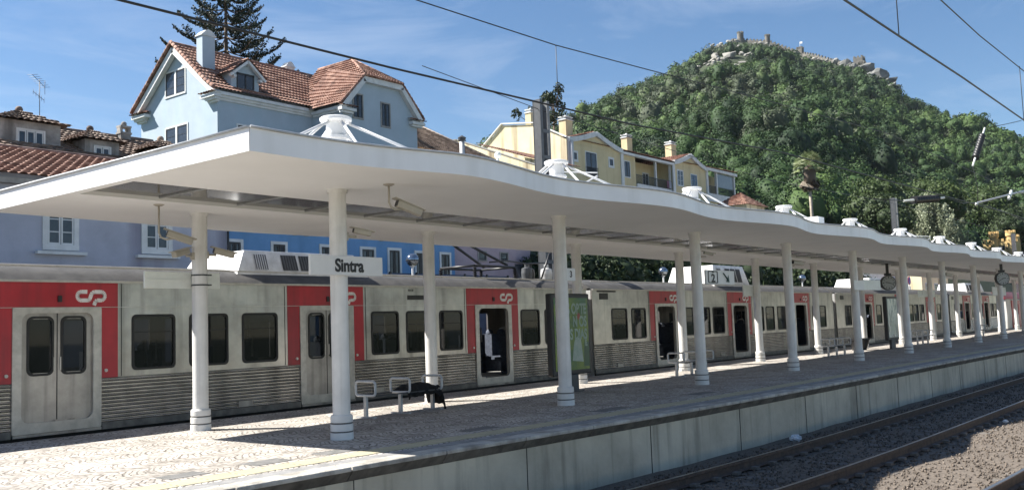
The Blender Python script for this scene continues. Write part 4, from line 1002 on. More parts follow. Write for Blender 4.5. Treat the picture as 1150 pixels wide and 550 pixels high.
# catenary masts
def mast(x,y,top,label):
    t=thing('catenary_mast',label,'mast',(x,y,-.9),'catenary masts behind the train')
    for s in(-.2,.2):
        m=MB(); m.box(x+s-.075,x+s+.075,y-.16,y-.14,-.9,top); m.box(x+s-.075,x+s+.075,y+.14,y+.16,-.9,top); m.box(x+s*1.28-.01,x+s*1.28+.01,y-.14,y+.14,-.9,top); m.build('channel',(mat('mast_steel',(.15,.155,.16),(.10,.105,.11),scale=4,rough=.6) if s>0 else DGREY),t)
    z=0
    while z<top-.3: m=MB(); m.box(x-.2,x+.2,y-.172,y-.162,z,z+.12); m.build('batten',DGREY,t); z+=.9
    m=MB(); m.beam((x,y-.2,top-3.6),(x,y-2.2,top-2.9),.05,.05); m.beam((x,y-.2,top-2.5),(x,y-2.2,top-2.8),.04,.04); m.build('bracket_arm',GALV,t)
    m=MB(); m.box(x-.35,x+.35,y-.35,y+.35,-.95,-.6); m.build('footing',CONC,t)
mast(25.95,18.95,9.25,'nearest dark steel catenary mast, left of the yellow houses'); mast(66.0,18.95,9.25,'middle catenary mast in front of the silvery tree'); mast(105.4,18.95,9.0,'farthest catenary mast beside the castellated yellow building')
# overhead wires
WIRE=mat('overhead_wire',(.015,.015,.016),rough=.5)
def wire(name,label,pts,r,group='overhead wires'):
    m=MB(); m.tube(pts,r,6); return tag(m.build(name,WIRE,off=pts[len(pts)//2]),label,'wire',group)
def spline(ks,n=8):
    out=[]
    for i in range(len(ks)-1):
        for j in range(n):
            t=j/n; out.append(tuple(ks[i][q]*(1-t)+ks[i+1][q]*t for q in range(3)))
    return out+[ks[-1]]
w1=[(-12,6.2,3.92),(3.4,6.2,3.93),(6.15,6.2,3.965),(8.4,6.15,4.0),(10.3,6.12,4.03),(14.5,5.85,4.15),(30,5.6,4.3),(60,5.4,4.3),(110,4.5,4.3)]
wire('contact_wire','lower overhead wire crossing in front of the villa and the yellow houses',w1,.0105)
w2=[(-12,6.2,5.4),(2,6.2,4.85),(6.5,6.2,4.71),(8.8,6.18,4.75),(10.8,6.1,4.83),(13.8,5.95,4.95),(20,5.75,5.2),(45,5.5,5.0),(110,4.5,5.2)]
wire('messenger_wire','upper overhead wire left of the hill, with a dropper below it',w2,.0065)
wire('contact_wire','thick overhead wire crossing the upper right sky',[(-10,2.3,3.9),(7.1,2.3,3.90),(8.5,2.3,3.93),(10.7,2.28,3.965),(14.1,2.26,3.99),(40,2.0,4.05),(100,1,4.1)],.0105)
wire('messenger_wire','overhead wire in the top right corner of the view',[(-10,2.3,5.2),(7,2.3,4.68),(10.1,2.3,4.66),(11.8,2.3,4.67),(14.5,2.28,4.74),(40,2.0,5.2),(100,1,5)],.007)
for k,(x,y,z0,z1,lab) in enumerate(((8.79,6.17,4.02,4.75,'thin dropper wire above the yellow chimney wall'),(8.52,2.3,3.93,4.66,'thin dropper wire at the top of the hill sky'),(13.97,2.27,3.98,4.73,'thin dropper wire at the right edge'))):
    wire('dropper_wire',lab,[(x,y,z0),(x,y,(z0+z1)/2),(x,y,z1)],.0045)
wire('feeder_wire','thin wire in front of the middle of the hill',[(20,18.9,9.3),(25.95,18.9,8.9),(45,18.9,8.4),(66,18.9,8.9),(105,18.9,8.9)],.012)
wire('service_wire','thin wire running from the old roofs to the villa gable',[(8,34,10.3),(15.5,36,9.95),(24,40,10.3),(30.7,46,12.4)],.02)
# insulators
def insul(x0,x1,r,label,n=9):
    a=Vector(x0); b=Vector(x1); t=thing('insulator',label,'insulator',tuple((a+b)/2),'line insulators')
    m=MB(); m.tube([a,b],r*.35,8); m.build('rod',SIGNB,t)
    c=a.lerp(b,.22); e=a.lerp(b,.80); pts=[];
    m=MB(); pp=[c.lerp(e,i/(4*n)) for i in range(4*n+1)]; rr_=[(r*1.25,r*1.1,r*.28,r*.28)[i%4] for i in range(4*n+1)]; m.tube(pp,lambda u:rr_[int(round(u*4*n))],12); m.build('sheds',BLK,t)
insul((22.4,6.2,4.05),(26.0,6.2,4.43),.075,'dark ribbed insulator lying level in front of the silvery tree')
insul((31.5,6.2,7.05),(29.5,6.2,5.65),.08,'dark ribbed insulator hanging steeply in front of the wooded slope')
wire('stay_wire','thin stay wire holding the steep insulator',[(37.6,6.2,8.2),(34.5,6.2,7.6),(31.5,6.2,7.05)],.012)
wire('stay_wire','thin stay wire below the steep insulator',[(29.5,6.2,5.65),(29.9,6.2,5.1),(29.8,6.2,4.65)],.010)
wire('stay_wire','level stay wire through the flat insulator',[(22.4,6.2,4.05),(21.6,6.2,4.0),(20.5,6.3,3.95)],.010)
wire('stay_wire','stay wire from the flat insulator to the pale arm',[(26.0,6.2,4.43),(28,6.2,4.45),(29.8,6.2,4.62),(34,6.2,4.6),(45,6.2,4.2)],.010)
t=thing('cantilever_arm','pale metal cantilever arm reaching in from the right edge','arm',(33,6.2,5.2))
m=MB(); m.tube([(29.6,6.2,4.58),(37.5,6.2,5.68)],.028,10); m.tube([(36.0,6.2,5.45),(37.4,6.2,5.60),(42,6.2,5.62)],.026,8); m.build('tube',GALV,t)
m=MB(); m.tube([(34.3,6.2,5.1),(34.8,6.2,5.4)],.05,8); m.sphere((29.6,6.2,4.55),.05,8,6); m.build('fitting',SIGNB,t)
# person: one continuous surface by ring lofts joined through voxel remesh
def person(x,y,z0,rz,label,shirt,trou,h=1.74):
    t=None
    def ell(m,c,r,n=14,k=9): m.sphere(c,1,n,k,sc=r)
    b=MB(); s=h/1.74
    def limb(p,q,ra,rb): b.tube([p,tuple((p[i]+q[i])/2 for i in range(3)),q],ra,12,r2=rb); ell(b,p,(ra,)*3); ell(b,q,(rb,)*3)
    for sx in(-1,1):
        limb((sx*.09,0,.92),(sx*.10,-.02,.50),.085,.058); limb((sx*.10,-.02,.50),(sx*.11,.03,.08),.056,.038)
        ell(b,(sx*.115,-.05,.04),(.045,.125,.04))
        limb((sx*.18,0,1.42),(sx*.235,.02,1.13),.050,.040); limb((sx*.235,.02,1.13),(sx*.10,-.20,1.08),.038,.028)
        ell(b,(sx*.07,-.235,1.085),(.035,.05,.03))
        for q in range(4): b.tube([(sx*(.07-.02),-.235-.0+q*.014,1.10-.016*q),(sx*(.00),-.262+q*.012,1.095-.016*q)],.009,6)
        b.tube([(sx*.06,-.23,1.11),(sx*.035,-.255,1.14)],.010,6)
    ell(b,(0,0,1.30),(.165,.105,.20)); ell(b,(0,0,1.08),(.14,.10,.17)); ell(b,(0,0,.95),(.155,.11,.12)); ell(b,(0,0,1.42),(.19,.075,.07))
    limb((0,0,1.45),(0,-.01,1.56),.055,.050); ell(b,(0,-.015,1.645),(.075,.092,.112)); ell(b,(0,-.11,1.635),(.014,.02,.022))
    for sx in(-1,1): ell(b,(sx*.077,0,1.64),(.010,.02,.03))
    skn=mat('skin',(.45,.27,.19),rough=.6)
    me_o=b.build('person',[skn,shirt,trou])
    rm=me_o.modifiers.new('r','REMESH'); rm.mode='VOXEL'; rm.voxel_size=.012; rm.use_smooth_shade=True
    bpy.context.view_layer.update(); me=D.meshes.new_from_object(me_o.evaluated_get(bpy.context.evaluated_depsgraph_get()))
    me_o.modifiers.clear(); me_o.data=me
    me.materials.clear(); [me.materials.append(q) for q in(skn,shirt,trou)]
    for p in me.polygons:
        c=p.center; i=0
        if c.z<.98: i=2
        elif c.z<1.50 and not(c.y<-.16): i=1
        if c.z<.07: i=2
        p.material_index=i
    me_o.location=(x,y,z0); me_o.rotation_euler=(0,0,rz); tag(me_o,label,'person')
    hm=MB(); 
    V=ICV2*np.array([.082,.098,.10])+np.array([0,.012,1.665]); keep=[f for f in ICF2 if all(V[i][1]>-.055+(1.70-V[i][2])*.55 for i in f)]
    hm.add([tuple(p) for p in V],[tuple(f) for f in keep]); ORG[me_o.name]=Vector((0,0,0)); hm.build('hair',mat('hair_dark',(.03,.02,.015),rough=.8),me_o)
    return me_o
person(76.5,15.0,0,2.6,'person in a light blue shirt and dark trousers standing by the far train',mat('shirt_blue',(.12,.22,.42),rough=.8),mat('trousers_dark',(.015,.016,.022),rough=.9))
# ================================================================== buildings
def win(parent,o,u,w,h,cas=2,frame=TRIM,fw=.09,dark=BLK,depth=.10,balc=False,bars=True):
    """o lower-left corner of the opening, u unit vector along the wall; outward normal = u x z turned out"""
    o=Vector(o); u=Vector(u); z=Vector((0,0,1)); n=u.cross(z)   # outward (for u=+X gives -Y)
    def bx(m,a,b,c,d,e,f):
        vs=[o+u*p+z*q+n*r for r in(e,f) for p,q in((a,c),(b,c),(b,d),(a,d))]
        m.add(vs,[(0,1,2,3),(7,6,5,4),(0,4,5,1),(1,5,6,2),(2,6,7,3),(3,7,4,0)])
    m=MB(); bx(m,-fw,w+fw,h,h+fw,-.02,.035); bx(m,-fw,w+fw,-fw*1.1,0,-.02,.05); bx(m,-fw,0,0,h,-.02,.035); bx(m,w,w+fw,0,h,-.02,.035)
    f=m.build('window',frame,parent)
    m=MB(); bx(m,0,w,0,h,-.01,.004); m.build('pane',HGLASS,f)
    m=MB(); t=.07 if dark is BLK else .05
    for k in range(cas):
        a=w*k/cas; b=w*(k+1)/cas; bx(m,a+.01,a+t,.0,h,.004,.022); bx(m,b-t,b-.01,0,h,.004,.022); bx(m,a+t,b-t,h-t,h,.004,.022); bx(m,a+t,b-t,0,t,.004,.022)
        if bars:
            for q in(1,2): bx(m,a+t,b-t,h*q/3-.012,h*q/3+.012,.004,.018)
    m.build('sash',dark,f)
    if balc:
        m=MB(); bx(m,-.1,w+.1,.82,.86,.12,.15)
        k=0
        while k<w+.2: bx(m,-.1+k,-.075+k,-.05,.82,.125,.145); k+=.11
        bx(m,-.1,w+.1,-.06,-.02,.0,.16); m.build('balcony_rail',BLK,f)
    return f
def chimney(parent,x,y,z0,z1,w,m_=BLUEW,cap='gable'):
    m=MB(); m.box(x-w,x+w,y-w*.7,y+w*.7,z0,z1-.35)
    ch=m.build('chimney',m_,parent)
    m=MB(); m.box(x-w*1.15,x+w*1.15,y-w*.85,y+w*.85,z1-.35,z1-.27)
    if cap=='gable': m.prism([(x-w*1.05,z1-.27),(x+w*1.05,z1-.27),(x+w*.45,z1-.02),(x,z1+.04),(x-w*.45,z1-.02)],y-w*.8,y+w*.8,'y')
    else:
        for a in(-1,1):
            m.box(x+a*w*.8-.06,x+a*w*.8+.06,y-w*.6,y+w*.6,z1-.27,z1-.08)
        m.box(x-w*1.1,x+w*1.1,y-w*.8,y+w*.8,z1-.08,z1); m.sphere((x,y,z1+.08),.12,8,6)
    m.build('chimney_cap',TRIM if m_ is not GREYW else GREYW,ch); return ch
SBLUE=BLUEW
# ---- villa
v=thing('blue_villa','pale blue villa with steep terracotta roofs, dormer and white chimneys','house',(30.86,45,8))
GX=30.86; EZ=15.35; RZ=18.75; Y0,YM,Y1=45.0,48.95,52.9; WX0,WX1,WYF=37.6,43.9,42.1; WXM=(WX0+WX1)/2
m=MB(); m.prism([(Y0,5),(Y1,5),(Y1,EZ),(YM,RZ-.12),(Y0,EZ)],GX,46.6,'x'); m.build('main_wall',BLUEW,v)
jz=17.05; jx0,jx1=39.15,42.35
m=MB(); m.prism([(WX0,5),(WX1,5),(WX1,15.1),(jx1,jz),(jx0,jz),(WX0,15.1)],WYF,Y0+2,'y'); m.build('wing_wall',BLUEW,v)
# main roof, two slopes with kicked eaves
rf=MB()
def slope(mb,a,b,c,d,**k): patch_tiles(mb,a,b,c,d,**k)
slope(rf,(GX-.45,Y0-.35,EZ-.02),(46,Y0-.35,EZ-.02),(46,Y0+.55,EZ+.55),(GX-.45,Y0+.55,EZ+.55)); slope(rf,(GX-.45,Y0+.55,EZ+.55),(46,Y0+.55,EZ+.55),(46,YM,RZ+.05),(GX-.45,YM,RZ+.05))
slope(rf,(GX-.45,Y1+.45,EZ-.1),(46,Y1+.45,EZ-.1),(46,YM,RZ+.05),(GX-.45,YM,RZ+.05))
r=rf.build('roof',TILER,v)
m=MB(); m.tube([(GX-.5,YM,RZ+.1),(46,YM,RZ+.1)],.10,8)
for s,ys in((1,(Y0-.35,Y0+.55,YM)),(-1,(Y1+.45,None,YM))):
    pts=[(GX-.42,ys[0],EZ)]+([(GX-.42,ys[1],EZ+.58)] if ys[1] else [])+[(GX-.42,ys[2],RZ+.08)]
    a=[Vector(p) for p in pts]; tot=[]
    for p,q in zip(a[:-1],a[1:]):
        n_=max(1,int((q-p).length/.30))
        for i in range(n_):
            c=p.lerp(q,i/n_); d_=p.lerp(q,(i+1.08)/n_); m.tube([c+Vector((0,0,.02)),d_+Vector((0,0,.06))],.085,8,r2=.11)
m.build('ridge_tile',TILER,r)
# bargeboards of the gable, cornices
m=MB(); 
for ya,yb in((Y0-.30,YM),(Y1+.38,YM)):
    m.beam((GX-.20,ya,EZ-.30+(0)),(GX-.20,yb,RZ-.30),.38,.30,(1,0,0))
m.build('bargeboard',TRIM,v)
def returns(x,y,sx):
    m=MB(); m.box(x-.42,x+.02,y-.32,y+1.05,EZ-.42,EZ-.24) if sx>0 else m.box(x-.42,x+.02,y-1.05,y+.42,EZ-.42,EZ-.24)
    a,b=((y-.25,y+.75) if sx>0 else (y-.75,y+.3)); m.box(x-.30,x+.02,a,b,EZ-.56,EZ-.42); m.box(x-.16,x+.02,a+.08,b-.1,EZ-.68,EZ-.56)
    o=m.build('cornice_return',TRIM,v)
    m=MB(); patch_tiles(m,(x-.52,y-.38 if sx>0 else y-1.1,EZ-.22),(x-.52,y+1.1 if sx>0 else y+.5,EZ-.22),(x,y+1.1 if sx>0 else y+.5,EZ-.05),(x,y-.38 if sx>0 else y-1.1,EZ-.05),tw=.24,tl=.3); m.build('return_tiles',TILER,o)
returns(GX,Y0,1); returns(GX,Y1,-1)
m=MB(); m.box(GX,WX0,Y0-.30,Y0,EZ-.28,EZ-.10); m.box(GX,WX0,Y0-.18,Y0,EZ-.42,EZ-.28); m.box(GX,WX0,Y0-.09,Y0,EZ-.56,EZ-.42)
m.box(WX0-.28,WX0,WYF,Y0-.3,EZ-.48,EZ-.30); m.box(WX0-.15,WX0,WYF,Y0-.3,EZ-.62,EZ-.48); m.build('cornice',TRIM,v)
# wing roof: two steep slopes with clipped front
wr=MB(); wz=15.15; px_=WYF-.35; pk=WYF+2.6; WRZ=19.0
slope(wr,(WX0-.42,Y0+1.5,wz-.05),(WX0-.42,px_,wz-.05),(jx0-.1,px_,jz+.12),(WXM-.25,Y0+1.5,WRZ-.25))
wr2=MB()
A_=(WXM,pk,WRZ)
slope(wr,(WX0-.42,Y0+3,wz-.05),(WX0-.42,px_,wz-.05),(jx0,px_,jz+.1),(jx0,Y0+3,jz+.1))
slope(wr,(jx0,Y0+3,jz+.1),(jx0,px_,jz+.1),(WXM,pk,WRZ),(WXM,Y0+3,WRZ))
slope(wr,(WX1+.42,px_,wz-.05),(WX1+.42,Y0+3,wz-.05),(jx1,Y0+3,jz+.1),(jx1,px_,jz+.1))
slope(wr,(jx1,px_,jz+.1),(jx1,Y0+3,jz+.1),(WXM,Y0+3,WRZ),(WXM,pk,WRZ))
slope(wr,(jx0-.05,px_-.1,jz+.02),(jx1+.05,px_-.1,jz+.02),(WXM+.02,pk,WRZ),(WXM-.02,pk,WRZ))
wr.f=wr.f; w_=wr.build('wing_roof',TILER,v)
m=MB(); m.tube([(WXM,pk,WRZ+.04),(WXM,Y0+3,WRZ+.04)],.09,8)
for a,b in(((jx0,px_,jz+.14),(WXM,pk,WRZ+.04)),((jx1,px_,jz+.14),(WXM,pk,WRZ+.04))): m.tube([a,b],.085,8)
for a,b in(((WX0-.42,px_+.06,wz),(jx0,px_+.06,jz+.14)),((WX1+.42,px_+.06,wz),(jx1,px_+.06,jz+.14)),((jx0,px_,jz+.1),(jx1,px_,jz+.1))):
    a=Vector(a);b=Vector(b);n_=int((b-a).length/.26)
    for i in range(n_): m.tube([a.lerp(b,i/n_),a.lerp(b,(i+1.1)/n_)+Vector((0,0,.03))],.07,8,r2=.09)
m.build('ridge_tile',TILER,w_)
m=MB()
for a,b in(((WX0-.25,WYF-.16,wz-.25),(jx0-.02,WYF-.16,jz-.14)),((jx1+.02,WYF-.16,jz-.14),(WX1+.25,WYF-.16,wz-.25)),((jx0-.1,WYF-.16,jz-.12),(jx1+.1,WYF-.16,jz-.12))): m.beam(a,b,.34,.30,(0,1,0))
m.build('bargeboard',TRIM,v)
for x,s in((WX0,1),(WX1,-1)):
    m=MB(); a,b=(x-.42,x+.75) if s>0 else (x-.75,x+.42); m.box(a,b,WYF-.36,WYF+.0,wz-.42,wz-.24); m.box(a+.1,b-.15,WYF-.24,WYF,wz-.56,wz-.42); o=m.build('cornice_return',TRIM,v)
    m=MB(); patch_tiles(m,(a-.08,WYF-.46,wz-.22),(b+.06,WYF-.46,wz-.22),(b+.06,WYF+.0,wz-.02),(a-.08,WYF+.0,wz-.02),tw=.24,tl=.25); m.build('return_tiles',TILER,o)
win(v,(GX,50.15,15.85),(0,-1,0),2.0,1.4,2,TRIM); win(v,(GX,50.15,12.35),(0,-1,0),2.2,1.55,2,TRIM)
m=MB(); m.box(GX-.045,GX-.0,49.04,49.22,15.85,17.25); m.box(GX-.045,GX,48.95,49.13,12.35,13.9); m.build('window_mullion',TRIM,v)
win(v,(38.42,WYF,14.5),(1,0,0),.72,1.42,2,STONE); win(v,(40.75,WYF,14.3),(1,0,0),.68,1.42,2,STONE)
win(v,(32.2,Y0,12.2),(1,0,0),1.1,1.35,2,TRIM); win(v,(35.0,Y0,12.2),(1,0,0),1.1,1.35,2,TRIM)
# dormer
dx=33.0; dz=15.7; m=MB(); m.prism([(dx-.95,dz),(dx+.95,dz),(dx+.95,16.75),(dx,17.45),(dx-.95,16.75)],Y0+.35,Y0+2.6,'y'); dm=m.build('dormer',BLUEW,v)
m=MB(); patch_tiles(m,(dx-1.3,Y0+3.4,16.55),(dx-1.3,Y0+.0,16.55),(dx,Y0+.0,17.62),(dx,Y0+3.4,17.62)); patch_tiles(m,(dx+1.3,Y0+.0,16.55),(dx+1.3,Y0+3.4,16.55),(dx,Y0+3.4,17.62),(dx,Y0+.0,17.62)); m.build('dormer_roof',TILER,dm)
m=MB(); m.beam((dx-1.22,Y0+.1,16.42),(dx,Y0+.1,17.42),.14,.2,(0,1,0)); m.beam((dx+1.22,Y0+.1,16.42),(dx,Y0+.1,17.42),.14,.2,(0,1,0)); m.box(dx-1.0,dx-.80,Y0+.05,Y0+.35,16.35,16.5); m.box(dx+.8,dx+1.0,Y0+.05,Y0+.35,16.35,16.5); m.build('dormer_trim',TRIM,dm)
m=MB(); m.box(dx-.6,dx+.6,Y0+.33,Y0+.345,15.85,16.7); m.build('dormer_glass',HGLASS,dm)
m=MB(); 
for a in(-.6,-.04,.52): m.box(dx+a,dx+a+.08,Y0+.30,Y0+.335,15.85,16.7)
m.box(dx-.6,dx+.6,Y0+.30,Y0+.335,16.62,16.74); m.build('dormer_sash',BLK,dm)
chimney(v,31.55,47.1,16.2,19.35,.42,BLUEW); chimney(v,46.1,45.8,15,18.55,.36,BLUEW); chimney(v,40.0,50.2,17.0,19.8,.34,WHW)
# ---- long faded violet building
def longhouse(name,label,x0,x1,y0,y1,ez,rz,m_,rm,cat='building'):
    b=thing(name,label,cat,((x0+x1)/2,y0,.3)); m=MB(); ym=(y0+y1)/2; m.prism([(y0,-.2),(y1,-.2),(y1,ez),(ym,rz-.1),(y0,ez)],x0,x1,'x'); m.build('wall',m_,b)
    m=MB(); patch_tiles(m,(x0-.1,y0-.35,ez-.12),(x1+.1,y0-.35,ez-.12),(x1+.1,ym,rz),(x0-.1,ym,rz)); m.box(x0-.1,x1+.1,ym,y1+.3,ez-.2,ez-.15)
    m.quad((x0-.1,ym,rz),(x1+.1,ym,rz),(x1+.1,y1+.3,ez-.12),(x0-.1,y1+.3,ez-.12)); r=m.build('roof',rm,b)
    m=MB(); m.tube([(x0-.1,ym,rz+.03),(x1+.1,ym,rz+.03)],.1,8); m.build('ridge_tile',rm,r)
    m=MB(); m.box(x0,x1,y0-.22,y0,ez-.28,ez-.14); m.build('eave_board',GREYW,b); return b
pv=longhouse('violet_building','long faded violet building with stained render behind the nearest train car',-2,16.75,24,34,5.75,7.35,PURP,TILER)
for x in(11.42,14.12,5.5,8.5):
    win(pv,(x,24,4.02),(1,0,0),.68,.98,2,TRIM,fw=.13,dark=TRIM)
    m=MB(); m.box(x-.3,x+.98,23.85,24.0,3.76,3.84); m.build('sill',TRIM,pv)
m=MB(); m.box(11,16.7,23.93,23.98,4.98,5.01); m.tube([(16.72,23.9,5.5),(16.72,23.9,3.0)],.035,6); m.build('wall_cable',BLK,pv)
bb=thing('blue_building','long bright blue terraced building behind the train','building',(22.5,26,.3))
m=MB(); m.box(16.8,29.15,26,34,-.2,6.4); m.build('wall',BLUEB,bb)
m=MB(); m.box(16.8,29.15,25.9,34,6.4,6.6); m.build('roof',ROOFG,bb)
for x,w,z0,z1 in((19.95,.5,3.4,4.58),(22.05,.5,3.4,4.58),(23.98,.6,3.4,4.58),(25.38,.55,2.6,4.6),(26.85,.5,2.6,4.55),(28.3,.5,2.8,4.55),(18.2,.45,3.4,4.58)):
    win(bb,(x,26,z0),(1,0,0),w,z1-z0,2,TRIM,fw=.10,dark=BLK)
m=MB(); 
for x in(18.9,21.3,24.9,26.3,27.7,20.8): m.box(x,x+.14,25.9,26,4.93,5.03)
m.build('vent_outlet',BLK,bb)
m=MB(); m.box(16.8,29.15,25.94,25.999,5.28,5.33); m.build('string_course',mat('blue_band',(.08,.2,.42),rough=.8),bb)
fn=thing('blue_fence','dark blue panel fence along the street in front of the blue building','fence',(25.5,23.5,.4))
m=MB(); m.box(22.9,29.5,23.48,23.52,.2,3.52); m.build('panel',mat('fence_blue',(.035,.06,.12),(.03,.05,.10),rough=.7),fn)
m=MB()
for k in range(6): m.box(22.9+k*1.3,22.97+k*1.3,23.42,23.48,.2,3.56)
m.build('post',BLK,fn)
pk_=thing('pink_building','dusty pink building with two small dark windows beside the blue one','building',(31.7,26.3,.3))
m=MB(); m.box(29.17,34.6,26.2,34,-.2,6.2); m.build('wall',PINK,pk_); m=MB(); m.box(29.17,34.7,26.1,34,6.2,6.4); m.build('roof',ROOFG,pk_)
for x in(30.9,32.4): win(pk_,(x,26.2,4.42),(1,0,0),.5,.36,1,STONE,fw=.05)
# ---- old grey house with dormers
oh=longhouse('old_house','derelict grey house with weathered tile roof and three dormers at the left','house' and 10 or 0,27,31.5,41,8.2,9.95,GREYW,TILEO,'house') if False else None
oh=thing('old_house','derelict grey house with a weathered tile roof and dormers at the left','house',(17,31.5,.3))
m=MB(); m.prism([(32,-.2),(42,-.2),(42,7.9),(36.5,9.75),(32,7.9)],8,21.6,'x'); m.build('wall',GREYW,oh)
m=MB(); patch_tiles(m,(7.8,31.6,7.75),(21.8,31.6,7.75),(21.8,36.5,9.85),(7.8,36.5,9.85),amp=.06); m.quad((7.8,36.5,9.85),(21.8,36.5,9.85),(21.8,42.4,7.8),(7.8,42.4,7.8)); r=m.build('roof',TILEO,oh)
m=MB(); m.tube([(7.8,36.5,9.88),(12,36.5,9.92),(17,36.5,9.86),(21.8,36.5,9.90)],.12,8); m.build('ridge_tile',TILEO,r)
def dorm(x,w,yf,z0,z1,hip=True,ang=None):
    m=MB(); m.box(x-w,x+w,yf,yf+3,z0,z1); d=m.build('dormer',GREYW,oh)
    m=MB(); e=.28; ap=(x,yf+.9,z1+.52)
    patch_tiles(m,(x-w-e,yf+3,z1-.06),(x-w-e,yf-e,z1-.06),ap,(x,yf+3,z1+.52),amp=.06); patch_tiles(m,(x+w+e,yf-e,z1-.06),(x+w+e,yf+3,z1-.06),(x,yf+3,z1+.52),ap,amp=.06)
    patch_tiles(m,(x-w-e,yf-e,z1-.06),(x+w+e,yf-e,z1-.06),(ap[0]+.02,ap[1],ap[2]),(ap[0]-.02,ap[1],ap[2]),amp=.06); m.build('dormer_roof',TILEO,d)
    m=MB(); m.sphere((ap[0],ap[1],ap[2]+.06),.14,8,6); m.build('finial',TILEO,d)
    f=win(oh,(x-w*.42,yf,z0+.30),(1,0,0),w*.84,min(.62,z1-z0-.35),3 if w>.8 else 2,WHW,fw=.06,dark=TRIM,bars=False); return d
dorm(15.2,1.05,33.2,8.0,9.25); dorm(17.7,.66,33.0,7.7,8.88); dorm(20.6,.8,33.0,7.7,8.88)
chimney(oh,20.4,36.3,9.6,10.35,.22,GREYW,'pot')
t=thing('tv_antenna','thin television antenna mast on the old house roof at the left','antenna',(16.82,36,9.7))
m=MB(); m.tube([(16.82,36,9.6),(16.80,36,11.6)],.014,6); m.build('mast',DGREY,t)
m=MB(); m.tube([(16.35,35.6,11.62),(17.1,36.2,11.38)],.009,5)
for k in range(7): a=k/6; x=16.35+.75*a; y=35.6+.6*a; z=11.62-.24*a; m.tube([(x-.12,y+.16,z),(x+.12,y-.16,z)],.007,4)
m.tube([(17.1,36.2,11.1),(17.1,36.2,11.65)],.009,4); m.build('upper_array',DGREY,t)
m=MB(); m.tube([(16.45,35.75,11.02),(17.05,36.15,10.85)],.009,5)
for k in range(5): a=k/4; x=16.45+.6*a; y=35.75+.4*a; z=11.02-.17*a; m.tube([(x,y,z-.10),(x,y,z+.10)],.007,4)
m.build('lower_array',DGREY,t)
# ---- brown hipped roof between the villa and the yellow houses
hh=thing('hipped_house','house with a brown hipped tile roof just right of the villa','house',(52,46.5,8))
m=MB(); m.box(47,57.2,46.8,55,5,14.6); m.build('wall',CREAM,hh)
AP=(52.6,50.4,17.35); e=.35
m=MB(); patch_tiles(m,(47-e,46.8-e,14.5),(57.2+e,46.8-e,14.5),(AP[0]+.6,AP[1],AP[2]),(AP[0]-.1,AP[1],AP[2])); patch_tiles(m,(47-e,55,14.5),(47-e,46.8-e,14.5),(AP[0]-.1,AP[1],AP[2]),(AP[0]-.1,AP[1]+.6,AP[2])); patch_tiles(m,(57.2+e,46.8-e,14.5),(57.2+e,55,14.5),(AP[0],AP[1]+.6,AP[2]),(AP[0]+.6,AP[1],AP[2])); r=m.build('roof',TILEO,hh)
m=MB()
for a in((47-e,46.8-e,14.55),(57.2+e,46.8-e,14.55)): m.tube([a,(AP[0]+(.1 if a[0]>50 else -.05),AP[1],AP[2]+.05)],.11,8)
m.build('ridge_tile',mat('pale_ridge',(.5,.42,.36),(.32,.25,.2),scale=4,rough=.9),r)
chimney(hh,49.3,48.2,15.4,16.4,.3,CREAM,'pot')
t=thing('metal_flue','slim galvanised flue pipe above the canopy right of the villa','flue',(33.3,30,6.6)); m=MB(); m.tube([(33.28,29,6.2),(33.28,29,10.4)],.12,12); m.build('pipe',GALV,t); m=MB(); m.lathe([(.17,10.36),(.20,10.5),(0,10.62)],33.28,29,12); m.build('cowl',DGREY,t)
# ---- low shed wing with stained parapet
lw=thing('parapet_wall','low stained cream wall stepping down in front of the yellow gable','wall',(60,48,8))
m=MB(); m.prism([(54.5,5),(44,5),(44,14.1),(52.9,17.6),(54.5,17.6)],60,60.35,'x'); m.build('wall',CREAM,lw)
m=MB(); m.beam((60.15,44,14.13),(60.15,52.9,17.63),.07,.42,(1,0,0)); m.box(59.9,60.45,52.9,54.6,17.6,17.68); m.build('coping',STONE,lw)
sh=thing('small_annexe','small annexe with orange tile roof below the yellow gable','building',(64,50,8)); m=MB(); m.box(60.5,67.9,46,54,5,15.2); m.build('wall',CREAM,sh)
m=MB(); patch_tiles(m,(60.4,45.6,15.1),(67.9,45.6,15.1),(67.9,51,17.0),(60.4,51,17.0)); m.build('roof',TILER,sh)
# ---- yellow terraced houses
yh=thing('yellow_house','big yellow terraced house with wavy white gables, loggias and a blank stained gable end','house',(85,47,8))
XG=68.; m=MB(); m.prism([(47,5),(58.5,5),(58.5,16.8),(54.2,20.25),(50.5,19.75),(47,17.9)],XG-.02,XG+.4,'x'); m.build('gable_end',CREAM,yh)
m=MB()
for a,b in(((58.9,16.9),(54.2,20.4)),((54.2,20.4),(50.5,19.9)),((50.5,19.9),(46.9,18.05))): m.beam((XG-.05,a[0],a[1]),(XG-.05,b[0],b[1]),.10,.3,(1,0,0)) 
m.build('gable_coping',TRIM,yh)
m=MB(); m.box(XG+.4,77.3,47,57,5,17.95); m.box(77.3,80.1,47.25,57,5,17.9); m.box(87.3,94.9,47,57,5,18.1); m.box(80.1,87.3,49.2,57,5,17.9); m.box(80.1,87.3,47.25,49.2,5,15.1); m.box(94.9,102.3,49.6,57,5,18.3); m.box(94.9,102.3,47.1,49.6,5,15.5); m.build('wall',YELW,yh)
